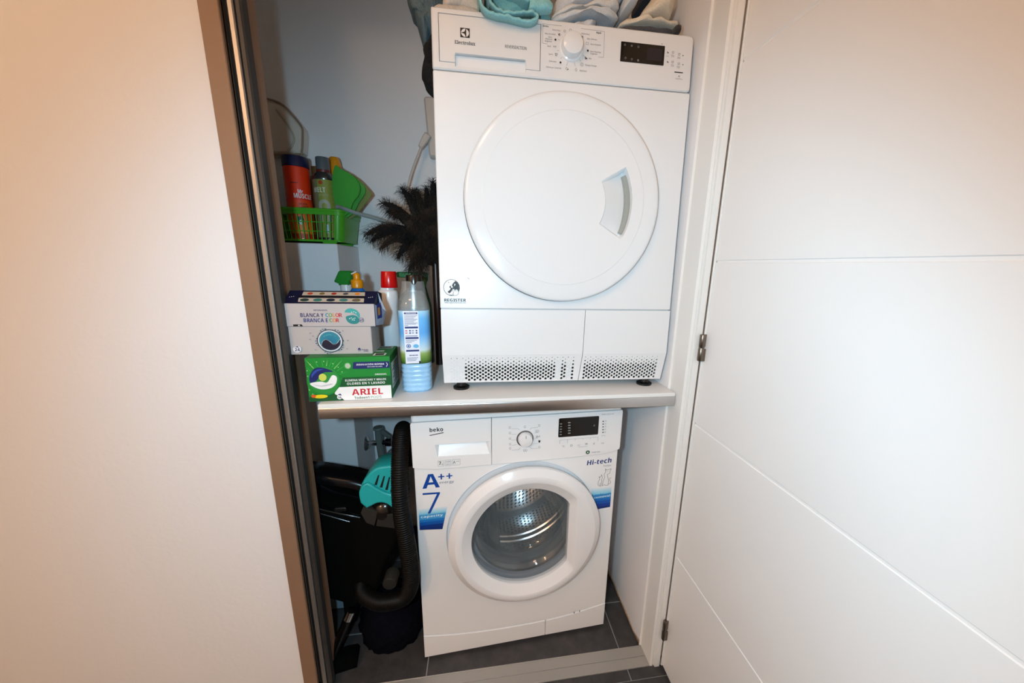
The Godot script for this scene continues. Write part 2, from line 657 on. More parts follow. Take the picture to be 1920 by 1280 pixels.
	for k in 5:
		var b := B.new(axes(Vector3(0, 0, -1), Vector3(0, 1, 0), Vector3(-1, 0, 0), Vector3(0.65, 0, 0.0955)))
		b.prism(V([-0.882, ys[k] + 0.0016, 0.0, ys[k] + 0.0016, 0.0, ys[k + 1] - 0.0016, -0.882, ys[k + 1] - 0.0016]), -0.004, 0.0, 0.0022)
		part("panel", b.mesh(), M.doorwhite, d)
	var edge := slab(Vector3(0.6465, 0.0105, 0.0925), Vector3(0.6525, 2.1, 0.0965), 0.001)
	part("door_edge", edge, M.trim, d)
	for y in [1.0325, 0.152]:
		var h := B.new()
		h.lathe([Vector2(0.0, -0.0345), Vector2(0.0062, -0.0335), Vector2(0.0070, -0.032), Vector2(0.0070, -0.003), Vector2(0.0064, -0.002), Vector2(0.0064, 0.002), Vector2(0.0070, 0.003), Vector2(0.0070, 0.032), Vector2(0.0062, 0.0335), Vector2(0.0, 0.0345)], 20, Vector3(0.641, y, 0.0975))
		h.box(Vector3(0.641, y + 0.002, 0.092), Vector3(0.6525, y + 0.034, 0.0995), 0.001)
		h.box(Vector3(0.641, y - 0.034, 0.0985), Vector3(0.6525, y - 0.002, 0.1035), 0.001)
		var hp := part("hinge", h.mesh(), M.hinge, d)
		hp.set_meta("label", "brushed metal door hinge")
	# fixtures for the corridor lamp and for the added fill lamp
	for q in [[-1.48, 2.30, "round warm white ceiling lamp at the corridor's left end"], [-0.32, 1.40, "round warm white lamp added as fill in front of the closet"]]:
		var lamp := thing("main_or_fill_lamp", q[2], "lamp", Vector3(q[0], 2.5, q[1]), 0.0, "corridor ceiling lamps")
		var lb := B.new()
		lb.lathe([Vector2(0.0, -0.035), Vector2(0.13, -0.035), Vector2(0.145, -0.03), Vector2(0.15, -0.02), Vector2(0.15, 0.0)], 40)
		part("lamp_base", lb.mesh(), M.trim, lamp)
		var g := B.new()
		g.lathe([Vector2(0.0, -0.085), Vector2(0.06, -0.08), Vector2(0.1, -0.064), Vector2(0.12, -0.036)], 40)
		var gm := mat(Color(1, 0.95, 0.88), 0.4)
		gm.emission_enabled = true
		gm.emission = Color(1.0, 0.85, 0.68)
		gm.emission_energy_multiplier = 2.0
		part("lamp_shade", g.mesh(), gm, lamp)


func shelf() -> void:
	var s := thing("shelf", "thick white shelf with a brushed metal front strip under the tumble dryer", "shelf", Vector3(0, 0.9007, 0))
	var lam := bump(mat(Color(0.90, 0.885, 0.87), 0.45), 0.1, 0.1, 0.1)
	var bd := B.new(axes(Vector3(1, 0, 0), Vector3(0, 0, -1), Vector3(0, 1, 0)))
	bd.prism(V([-0.272, -0.0585, 0.6090, -0.0585, 0.6090, 0.64, -0.369, 0.64, -0.369, 0.13, -0.272, 0.13]), -0.0355, 0.0, 0.0008)
	part("board", bd.mesh(), lam, s)
	var al := mat(Color(0.80, 0.80, 0.80), 0.30, 1.0)
	# slightly bowed profile, so that it catches the flash
	var mp := B.new(axes(Vector3(0, 0, -1), Vector3(0, 1, 0), Vector3(1, 0, 0), Vector3(-0.2735, 0, 0)))
	var arc := PackedVector2Array([Vector2(-0.0575, -0.0098), Vector2(-0.0575, -0.0362)])
	for i in 13:
		var a := lerpf(-0.20, 0.20, i / 12.0)
		arc.append(Vector2(-0.0592 - 0.0664 * (cos(a) - cos(0.20)), -0.0230 + 0.0664 * sin(a)))
	mp.prism(arc, 0.0, 0.8827, 0.0, PackedVector2Array(), true, true)
	part("metal_strip", mp.mesh(), al, s, "brushed aluminium strip")
	part("white_edging", slab(Vector3(-0.2725, -0.0096, 0.0580), Vector3(0.6092, -0.0004, 0.0596), 0.0006), M.trim, s)
	part("end_cap", slab(Vector3(-0.2738, -0.0355, -0.129), Vector3(-0.2722, -0.0004, 0.0590), 0.0004), M.trim, s)
	var k := B.new()
	k.box(Vector3(-0.25, -0.09, -0.64), Vector3(0.58, -0.0356, -0.605), 0.002)
	k.box(Vector3(0.585, -0.09, -0.60), Vector3(0.6094, -0.0356, -0.12), 0.002)
	part("wall_batten", k.mesh(), M.trim, s)


# ---------------------------------------------------------------- tumble dryer
func dryer() -> void:
	var t := thing("tumble_dryer", "white tumble dryer with a round solid door standing on the white shelf", "tumble dryer", Vector3(0, 0.9007, 0.0032), -0.0192)
	var lean := Transform3D(Basis.from_euler(Vector3(-0.0318, 0, 0)), Vector3.ZERO)
	var b := B.new(axes(Vector3(0, 0, -1), Vector3(0, 1, 0), Vector3(1, 0, 0), Vector3(0.002, 0, 0)))
	b.prism(V([0.022, 0.0205, 0.60, 0.0205, 0.60, 0.849, 0.036, 0.849, 0.012, 0.11]), 0.0, 0.594, 0.0)
	part("body", b.mesh(), M.white, t)
	# front sheet
	b = B.new(lean)
	b.prism(rr(0.0005, 0.2146, 0.5985, 0.7312, 0.003, 2), -0.012, 0.0, 0.002)
	part("front_panel", b.mesh(), M.white, t)
	# control panel: one moulding round the water drawer
	b = B.new(lean)
	var z1 := 0.0015
	b.prism(V([0.2362, 0.7332, 0.5880, 0.7332, 0.5945, 0.7350, 0.5960, 0.7400, 0.5945, 0.8425, 0.5905, 0.8475, 0.5840, 0.8490, 0.0020, 0.8490, 0.0005, 0.8470, 0.0003, 0.7350, 0.0018, 0.7332, 0.2362, 0.7332]).slice(0, 11), -0.03, z1, 0.0025, V([0.0150, 0.7400, 0.2358, 0.7400, 0.2358, 0.8385, 0.0150, 0.8385]))
	b.prism(V([0.0150, 0.7400, 0.2358, 0.7400, 0.2358, 0.7470, 0.2034, 0.7470, 0.2034, 0.7408, 0.0482, 0.7408, 0.0482, 0.7470, 0.0150, 0.7470]), -0.03, z1, 0.0)
	var cp := part("control_panel", b.mesh(), M.panel_white, t)
	# water drawer with its sunken grip
	b = B.new(lean)
	b.prism(V([0.0162, 0.7483, 0.0484, 0.7483, 0.0484, 0.7640, 0.0500, 0.7668, 0.2012, 0.7668, 0.2032, 0.7640, 0.2032, 0.7483, 0.2346, 0.7483, 0.2346, 0.8373, 0.0162, 0.8373]), -0.02, z1, 0.0006)
	part("drawer_front", b.mesh(), M.panel_white, t)
	b = B.new(lean)
	b.quad(Vector3(0.0484, 0.7408, -0.005), Vector3(0.2032, 0.7408, -0.005), Vector3(0.2000, 0.7560, -0.026), Vector3(0.0520, 0.7560, -0.026))
	b.quad(Vector3(0.0520, 0.7560, -0.026), Vector3(0.2000, 0.7560, -0.026), Vector3(0.2000, 0.7668, -0.026), Vector3(0.0520, 0.7668, -0.026))
	b.quad(Vector3(0.0484, 0.7408, -0.005), Vector3(0.0520, 0.7560, -0.026), Vector3(0.0520, 0.7668, -0.026), Vector3(0.0484, 0.7668, 0.001))
	b.quad(Vector3(0.2000, 0.7560, -0.026), Vector3(0.2032, 0.7408, -0.005), Vector3(0.2032, 0.7668, 0.001), Vector3(0.2000, 0.7668, -0.026))
	b.quad(Vector3(0.0484, 0.7668, 0.001), Vector3(0.0520, 0.7668, -0.026), Vector3(0.2000, 0.7668, -0.026), Vector3(0.2032, 0.7668, 0.001))
	b.quad(Vector3(0.0484, 0.7408, z1), Vector3(0.2032, 0.7408, z1), Vector3(0.2032, 0.7408, -0.005), Vector3(0.0484, 0.7408, -0.005))
	part("drawer_grip", b.mesh(), M.white_gloss, t)
	# display
	b = B.new(lean)
	b.prism(rr(0.4195, 0.7822, 0.5248, 0.8222, 0.0012, 3), 0.0, z1 + 0.0012, 0.0005)
	var disp := part("display", b.mesh(), M.glossblack, t)
	# programme knob
	b = B.new(axes(Vector3(1, 0, 0), Vector3(0, 0, 1), Vector3(0, -1, 0), Vector3(0.3045, 0.7985, 0)))
	b.xf = lean * b.xf
	b.lathe([Vector2(0.0276, 0.0), Vector2(0.0276, 0.003), Vector2(0.0268, 0.0042), Vector2(0.0252, 0.0050), Vector2(0.0236, 0.0060), Vector2(0.0222, 0.0208), Vector2(0.0216, 0.0225), Vector2(0.0205, 0.0231), Vector2(0.0, 0.0233)], 56)
	part("knob", b.mesh(), M.white_gloss, t)
	# door: a polar grid with the sunken grip at its right
	b = B.new(lean)
	var dc := Vector2(0.2972, 0.4705)
	var rs := [0.0, 0.05, 0.088, 0.0975, 0.0995, 0.115, 0.132, 0.148, 0.1635, 0.1650, 0.178, 0.1925, 0.1945, 0.2100, 0.2200, 0.2275, 0.2315, 0.2335, 0.2343, 0.2343, 0.2305, 0.2305]
	var angs: Array[float] = []
	for k in 97:
		angs.append(TAU * k / 96.0)
	for e in [0.478, 0.520, -0.478 + TAU, -0.520 + TAU]:
		angs.append(e)
	angs.sort()
	var hz := func(i: int, a: float) -> float:
		var r: float = rs[i]
		var z := 0.0262 - r * r * 0.03
		if i >= 12:
			z -= 0.0008
		z -= [0, 0, 0, 0, 0, 0, 0, 0, 0, 0, 0, 0, 0, 0.0002, 0.0006, 0.0012, 0.0024, 0.0048, 0.0085, 0.0190, 0.0195, 0.0290][i]
		var aa := wrapf(a, -PI, PI)
		if absf(aa) < 0.50 and i >= 4 and i <= 8:
			z -= [0.0035, 0.0105, 0.0185, 0.0245, 0.0260][i - 4]
		return z
	for i in rs.size() - 1:
		b.sm(20 + (1 if i < 3 else 2 if i < 4 else 3 if i < 8 else 4 if i < 9 else 5 if i < 11 else 6 if i < 12 else 7 if i < 18 else 8 if i < 19 else 9))
		for k in angs.size() - 1:
			var a0: float = angs[k]; var a1: float = angs[k + 1]
			if a1 - a0 < 1e-5:
				continue
			var q: Array[Vector3] = []
			for w in [[i, a0], [i + 1, a0], [i + 1, a1], [i, a1]]:
				var rr_: float = rs[w[0]]
				q.append(Vector3(dc.x + cos(w[1]) * rr_, dc.y + sin(w[1]) * rr_, hz.call(w[0], w[1])))
			if i == 0:
				b.tri(q[0], q[1], q[2])
			else:
				b.quad(q[0], q[1], q[2], q[3])
	var door := part("door", b.mesh(), M.white_gloss, t)
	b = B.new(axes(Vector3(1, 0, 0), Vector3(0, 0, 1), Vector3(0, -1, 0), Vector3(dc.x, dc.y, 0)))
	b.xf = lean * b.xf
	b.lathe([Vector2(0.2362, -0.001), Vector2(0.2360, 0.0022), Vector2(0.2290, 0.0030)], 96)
	part("door_contact_shade", b.mesh(), mat(Color(0.28, 0.30, 0.32), 0.6), door, "dark ring standing in for contact shade round the door")  # added ring, coloured as the contact shade at the door edge
	b = B.new(lean)
	var lip := PackedVector2Array()
	for k in 13:
		var a := lerpf(-0.43, 0.43, k / 12.0)
		lip.append(dc + Vector2(cos(a), sin(a)) * 0.1635)
	for k in 13:
		var a := lerpf(0.43, -0.43, k / 12.0)
		lip.append(dc + Vector2(cos(a), sin(a)) * (0.1555 - 0.003 * cos(a * 3.6)))
	b.prism(lip, 0.000, 0.0125, 0.0008)
	part("shade_toned_grip", b.mesh(), mat(Color(0.62, 0.63, 0.60), 0.4), door, "grip edge in the sunken handle, greyed as undercut shade")  # shade of the undercut handle wall put into this grey
	kick(t, lean)
	for p in [Vector2(0.045, -0.035), Vector2(0.557, -0.035), Vector2(0.045, -0.55), Vector2(0.555, -0.55)]:
		b = B.new()
		b.lathe([Vector2(0.021, 0.0), Vector2(0.021, 0.005), Vector2(0.012, 0.008), Vector2(0.012, 0.021)], 24, Vector3(p.x, 0.0, p.y))
		part("foot", b.mesh(), M.black, t)
	dryer_print(t, lean, z1)


# the two flaps below with their perforated, backward-leaning grilles
func kick(t: Node3D, lean: Transform3D) -> void:
	var zb := -0.0150
	for side in [["kick_flap", 0.0018, 0.0032, 0.3654, 0.3630, 0.3575, 0.0200, 0.3480], ["service_flap", 0.3670, 0.3642, 0.5985, 0.5982, 0.5945, 0.3655, 0.5810]]:
		var xl: float = side[1]; var xr: float = side[3]
		var left: bool = xl < 0.1
		var xlb: float = side[2] if left else 0.3592
		var xlm: float = 0.0018 if left else 0.3646
		var xrm: float = side[4]; var xrb: float = side[5]
		var b := B.new(lean)
		b.prism(V([xlm, 0.0975, xrm, 0.0975, xr, 0.2128, xl, 0.2128]), -0.012, 0.0, 0.0)
		# the leaning lower field, cell by cell
		var at := func(x: float, y: float, d := 0.0) -> Vector3:
			var f := clampf((0.0975 - y) / 0.0765, 0.0, 1.0)
			return Vector3(x, y, zb * f - d)
		var y0 := 0.0210
		var y1 := 0.0975
		var edge_l := func(y: float) -> float: return lerpf(xlb, xlm, (y - y0) / (y1 - y0))
		var edge_r := func(y: float) -> float: return lerpf(xrb, xrm, (y - y0) / (y1 - y0))
		var cw := 0.0072
		var gx0: float = side[6]
		if not left:
			gx0 = 0.3690
		var n := int((float(side[7]) - gx0) / cw)
		var gx1: float = gx0 + n * cw
		# plain margins
		for m in [[0, gx0], [1, gx1]]:
			var steps := 8
			for k in steps:
				var ya := lerpf(y0, y1, float(k) / steps); var yb := lerpf(y0, y1, float(k + 1) / steps)
				if m[0] == 0:
					b.quad(at.call(edge_l.call(ya), ya), at.call(m[1], ya), at.call(m[1], yb), at.call(edge_l.call(yb), yb))
				else:
					b.quad(at.call(m[1], ya), at.call(edge_r.call(ya), ya), at.call(edge_r.call(yb), yb), at.call(m[1], yb))
		var ch := 0.0100
		var white_cols := []
		for c in n:
			var xa: float = gx0 + c * cw
			var xc := xa + cw / 2
			var ys := 0.0235 + (ch / 2 if c % 2 else 0.0)
			b.quad(at.call(xa, y0), at.call(xa + cw, y0), at.call(xa + cw, ys), at.call(xa, ys))
			var rows := 7 if c % 2 == 0 else 6
			for r in rows:
				var yc := ys + ch * (r + 0.5)
				var rad: float = 0.0033 if yc < 0.066 else 0.0026 if yc < 0.073 else 0.0019 if yc < 0.081 else 0.0011
				hole(b, at, xc, yc, cw, ch, rad)
			var ye := ys + ch * rows
			b.quad(at.call(xa, ye), at.call(xa + cw, ye), at.call(xa + cw, y1), at.call(xa, y1))
			var blocked: bool = (c < 5 or c in [38, 39, 42, 43, 45]) if left else false
			if blocked:
				white_cols.append(xa)
		b.quad(at.call(edge_l.call(y0), y0, 0.012), at.call(edge_r.call(y0), y0, 0.012), at.call(edge_r.call(y0), y0), at.call(edge_l.call(y0), y0))
		b.quad(at.call(edge_l.call(y0), y0, 0.012), at.call(edge_l.call(y0), y0), at.call(xlm, y1), at.call(xlm, y1, 0.012))
		b.quad(at.call(edge_r.call(y0), y0), at.call(edge_r.call(y0), y0, 0.012), at.call(xrm, y1, 0.012), at.call(xrm, y1))
		var flap := part(side[0], b.mesh(), M.white, t)
		b = B.new(lean)
		b.quad(at.call(gx0, y0 + 0.002, 0.006), at.call(gx1, y0 + 0.002, 0.006), at.call(gx1, y1 - 0.008, 0.006), at.call(gx0, y1 - 0.008, 0.006))
		part("vent_shade", b.mesh(), M.dark, flap, "dark space behind the holes")
		if white_cols.size():
			var runs := [[white_cols[0], white_cols[0]]]
			for x in white_cols.slice(1):
				if x - runs[-1][1] < cw * 1.1:
					runs[-1][1] = x
				else:
					runs.append([x, x])
			for q in runs:
				b = B.new(lean)
				b.quad(at.call(q[0], y0 + 0.002, 0.0022), at.call(q[1] + cw, y0 + 0.002, 0.0022), at.call(q[1] + cw, y1 - 0.012, 0.0022), at.call(q[0], y1 - 0.012, 0.0022))
				part("vent_rib", b.mesh(), M.white, flap, "white rib closing some holes")


func hole(b: B, at: Callable, xc: float, yc: float, cw: float, ch: float, r: float) -> void:
	var n := 12
	for k in n:
		var a := TAU * k / n; var c := TAU * (k + 1) / n
		var o: Array[Vector2] = []
		for g in [a, c]:
			var d := Vector2(cos(g), sin(g))
			var s := minf(cw / 2 / maxf(absf(d.x), 1e-6), ch / 2 / maxf(absf(d.y), 1e-6))
			o.append(Vector2(xc, yc) + d * s)
		var i0 := Vector2(xc + cos(a) * r, yc + sin(a) * r)
		var i1 := Vector2(xc + cos(c) * r, yc + sin(c) * r)
		b.quad(at.call(i0.x, i0.y), at.call(o[0].x, o[0].y), at.call(o[1].x, o[1].y), at.call(i1.x, i1.y))
		var cx := Vector2(signf(cos(a + 0.001)) * cw / 2, signf(sin(a + 0.001)) * ch / 2) + Vector2(xc, yc)
		if (absf(absf(o[0].x - xc) - cw / 2) < 1e-6) != (absf(absf(o[1].x - xc) - cw / 2) < 1e-6):
			b.tri(at.call(o[0].x, o[0].y), at.call(cx.x, cx.y), at.call(o[1].x, o[1].y))
		b.quad(at.call(i1.x, i1.y), at.call(i1.x, i1.y, 0.0022), at.call(i0.x, i0.y, 0.0022), at.call(i0.x, i0.y))


func dryer_print(t: Node3D, lean: Transform3D, z1: float) -> void:
	var k := Ink.new(self)
	var bk := Color(0.05, 0.05, 0.06)
	var g := Color(0.42, 0.40, 0.40)
	var at := lean * Transform3D(Basis.IDENTITY, Vector3(0, 0, z1 + 0.0003))
	# emblem: a white ring with a pointed wedge in a black square
	var x := 0.0708; var y := 0.8058
	k.rect(x - 0.0100, y - 0.0090, x + 0.0100, y + 0.0090, bk)
	k.disc(x, y, 0.0083, 0.0077, Color(0.9, 0.89, 0.88))
	k.poly(V([x - 0.0084, y, x - 0.001, y + 0.0022, x + 0.0012, y + 0.0078, x + 0.0026, y + 0.0078, x + 0.0026, y - 0.0078, x + 0.0012, y - 0.0078, x - 0.001, y - 0.0022]), bk)
	k.rect(x + 0.0031, y - 0.0071, x + 0.0042, y + 0.0071, Color(0.9, 0.89, 0.88))
	k.text("Electrolux", 0.0705, 0.7868, 0.0064, bk, "serif_bold", 1, 0.0440)
	k.text("REVERSEACTION", 0.1805, 0.7882, 0.0058, Color(0.15, 0.15, 0.15), "sans", 1, 0.0470)
	ink("lettering", k, t, at)
	k = Ink.new(self)
	k.line(V([0.2810, 0.8390, 0.2395, 0.8390, 0.2395, 0.8020, 0.2500, 0.8015]), 0.0005, g)
	k.line(V([0.3250, 0.8385, 0.3795, 0.8372, 0.3800, 0.7865, 0.3680, 0.7865]), 0.0005, g)
	k.text("Sintéti.", 0.2460, 0.8352, 0.0028, bk, "sans_bold")
	k.text("Algod.", 0.3663, 0.8340, 0.0030, bk, "sans_bold")
	for w in [["Extra Seco", 0.2700, 0.8298], ["Seco Armario", 0.2560, 0.8212], ["Seco", 0.2560, 0.8152], ["Planchar", 0.2535, 0.8110], ["Engomar", 0.2525, 0.8068], ["Fácil", 0.2540, 0.7972], ["Sport", 0.2584, 0.7820], ["Delicados", 0.2635, 0.7683], ["Refrescar Lana/Lãs", 0.2660, 0.7562], ["Extra Seco", 0.3360, 0.8285], ["Seco Intenso", 0.3510, 0.8198], ["Seco Armario", 0.3600, 0.8098], ["Seco Planchar", 0.3610, 0.7954], ["Engomar", 0.3570, 0.7913], ["Mix", 0.3488, 0.7811], ["Tiempo/Tempo", 0.3510, 0.7674], ["Refrescar", 0.3340, 0.7553]]:
		k.text(w[0], w[1], w[2], 0.0029, g, "sans")
	for d in [[0.2882, 0.8292, 0], [0.2767, 0.8214, 1], [0.2680, 0.8107, 2], [0.3288, 0.8215, 1], [0.3425, 0.7961, 2], [0.2808, 0.7672, 2]]:
		if d[2] == 2:
			k.disc(d[0], d[1], 0.0021, 0.0021, bk)
		else:
			k.arc(d[0], d[1], 0.0021, 0.0006, g)
			if d[2] == 1:
				k.poly(V([d[0], d[1] - 0.0021, d[0], d[1] + 0.0021, d[0] - 0.0015, d[1] + 0.0015, d[0] - 0.0021, d[1], d[0] - 0.0015, d[1] - 0.0015]), bk)
	k.line(V([0.3375, 0.8080, 0.3375, 0.8120, 0.3430, 0.8120, 0.3430, 0.8080, 0.3375, 0.8080]), 0.0005, g)
	k.arc(0.3299, 0.7675, 0.0033, 0.0005, g)
	k.line(V([0.3299, 0.7695, 0.3299, 0.7675, 0.3285, 0.7670]), 0.0005, g)
	k.line(V([0.2632, 0.7960, 0.2650, 0.7985, 0.2665, 0.7960, 0.2690, 0.7985, 0.2695, 0.7955]), 0.0006, g)
	k.line(V([0.2680, 0.7840, 0.2690, 0.7795, 0.2715, 0.7795, 0.2725, 0.7840, 0.2702, 0.7830, 0.2680, 0.7840]), 0.0008, g)
	for q in [[0.2955, 0.7560], [0.3170, 0.7556]]:
		k.line(V([q[0] - 0.003, q[1] + 0.0005, q[0], q[1] + 0.003, q[0] + 0.0015, q[1] + 0.001, q[0] + 0.0015, q[1] - 0.002, q[0], q[1] - 0.003, q[0] - 0.003, q[1] + 0.0005]), 0.0005, g)
	k.disc(0.2982, 0.7548, 0.0012, 0.0012, g)
	k.disc(0.3375, 0.7820, 0.0018, 0.0014, g); k.disc(0.3400, 0.7800, 0.0018, 0.0014, bk); k.disc(0.3378, 0.7796, 0.0014, 0.0016, g)
	k.arc(0.3010, 0.8318, 0.0022, 0.0006, g)
	for a in [-1.83, -1.31, -2.35, -0.85, -0.45, 2.75, -2.85]:
		var o := Vector2(0.3045, 0.7985)
		var d := Vector2(cos(a), sin(a))
		k.line(PackedVector2Array([o + d * 0.0298, o + d * (0.0375 if absf(a) < 2.0 and absf(a) > 1.0 else 0.0335)]), 0.0005, g)
	ink("programme_print", k, t, at)
	# display marks
	k = Ink.new(self)
	k.rect(0.4815, 0.7895, 0.5195, 0.8150, Color(0.13, 0.11, 0.115))
	var s := Color(0.42, 0.42, 0.42)
	for p in [[0.4285, 0.8155], [0.4445, 0.8150], [0.4605, 0.8142], [0.4315, 0.7892], [0.4465, 0.7880], [0.4618, 0.7868]]:
		k.arc(p[0], p[1], 0.0018, 0.0010, s)
	k.disc(0.4618, 0.7868, 0.0024, 0.0024, s)
	k.poly(V([0.4425, 0.8165, 0.4465, 0.8165, 0.4445, 0.8130]), s)
	ink("display_print", k, t, lean * Transform3D(Basis.IDENTITY, Vector3(0, 0, z1 + 0.0014)))
	k = Ink.new(self)
	k.text("AC", 0.5175, 0.8259, 0.0026, g)
	k.rect(0.5530, 0.7707, 0.5743, 0.7727, bk)
	k.disc(0.5708, 0.8070, 0.0011, 0.0012, bk); k.disc(0.5725, 0.7884, 0.0011, 0.0012, bk)
	for p in [[0.5609, 0.8088], [0.5618, 0.7895], [0.5452, 0.8110], [0.5462, 0.7915]]:
		k.line(V([p[0] - 0.0022, p[1] + 0.002, p[0] - 0.0018, p[1] - 0.0018, p[0] + 0.0018, p[1] - 0.0018, p[0] + 0.0024, p[1] + 0.002, p[0] - 0.001, p[1] + 0.0012]), 0.0006, g)
		k.text("Menos", p[0], p[1] - 0.0058, 0.0018, g)
		k.text("secado", p[0], p[1] - 0.0083, 0.0018, g)
	for p in [[0.5322, 0.8100], [0.5335, 0.7906]]:
		k.disc(p[0], p[1], 0.0013, 0.0016, g); k.disc(p[0] + 0.0018, p[1] - 0.001, 0.0009, 0.0009, bk)
	k.text("Inicio", 0.5322, 0.8020, 0.0018, g)
	k.poly(V([0.5632, 0.7618, 0.5632, 0.7652, 0.5660, 0.7635]), g)
	k.line(V([0.5668, 0.7618, 0.5668, 0.7652]), 0.0006, g)
	k.text("Inicio/Pausa", 0.5651, 0.7580, 0.0023, g)
	ink("button_print", k, t, at)
	# register sticker
	k = Ink.new(self)
	x = 0.0293; y = 0.2655
	k.disc(x, y, 0.0196, 0.0200, bk, 40)
	k.disc(x, y, 0.0184, 0.0188, Color(0.93, 0.93, 0.93), 40)
	k.poly(V([x + 0.0090, y + 0.0162, x + 0.0020, y + 0.0085, x + 0.0008, y + 0.0040, x + 0.0040, y + 0.0005, x - 0.0015, y - 0.0005, x - 0.0045, y - 0.0060, x - 0.0100, y - 0.0100, x - 0.0060, y - 0.0145, x - 0.0005, y - 0.0090, x + 0.0010, y - 0.0060, x + 0.0060, y - 0.0035, x + 0.0120, y - 0.0110, x + 0.0155, y - 0.0105, x + 0.0184, y - 0.0020, x + 0.0175, y + 0.0065, x + 0.0135, y + 0.0130]), Color(0.06, 0.06, 0.11))
	k.poly(V([x + 0.0070, y + 0.0100, x + 0.0060, y + 0.0030, x + 0.0095, y + 0.0075]), Color(0.93, 0.93, 0.93))
	k.poly(V([x - 0.0030, y + 0.0050, x - 0.0055, y + 0.0010, x - 0.0025, y - 0.0020, x - 0.0010, y + 0.0015]), bk)
	k.poly(V([x - 0.0085, y + 0.0135, x - 0.0050, y + 0.0120, x - 0.0070, y + 0.0110]), bk)
	k.poly(V([x - 0.0020, y - 0.0190, x - 0.0080, y - 0.0172, x + 0.0040, y - 0.0178]), bk)
	var hand := V([x + 0.0015, y - 0.0030, x + 0.0032, y - 0.0020, x + 0.0070, y - 0.0070, x + 0.0085, y - 0.0050, x + 0.0110, y - 0.0038, x + 0.0135, y - 0.0042, x + 0.0165, y - 0.0100, x + 0.0160, y - 0.0150, x + 0.0110, y - 0.0190, x + 0.0060, y - 0.0190, x + 0.0020, y - 0.0160, x + 0.0045, y - 0.0130])
	k.poly(hand, Color(0.95, 0.95, 0.95))
	hand.append(hand[0])
	k.line(hand, 0.0008, bk)
	for q in [[0.0075, 0.0055], [0.0098, 0.0044], [0.0120, 0.0040]]:
		k.line(V([x + q[0], y - q[1], x + q[0] - 0.001, y - q[1] - 0.0050]), 0.0005, bk)
	k.text("REGISTER", 0.0370, 0.2352, 0.0072, bk, "sans_bold", 1, 0.0520)
	k.text("www.registerelectrolux.com", 0.0370, 0.2292, 0.0022, Color(0.2, 0.2, 0.2), "sans_bold", 1, 0.0510)
	k.line(V([0.0675, 0.2894, 0.0712, 0.2868]), 0.0012, Color(0.35, 0.36, 0.38))
	k.line(V([0.0714, 0.2830, 0.0713, 0.2740]), 0.0004, Color(0.6, 0.6, 0.6))
	ink("register_sticker", k, t, lean * Transform3D(Basis.IDENTITY, Vector3(0, 0, 0.0003)))


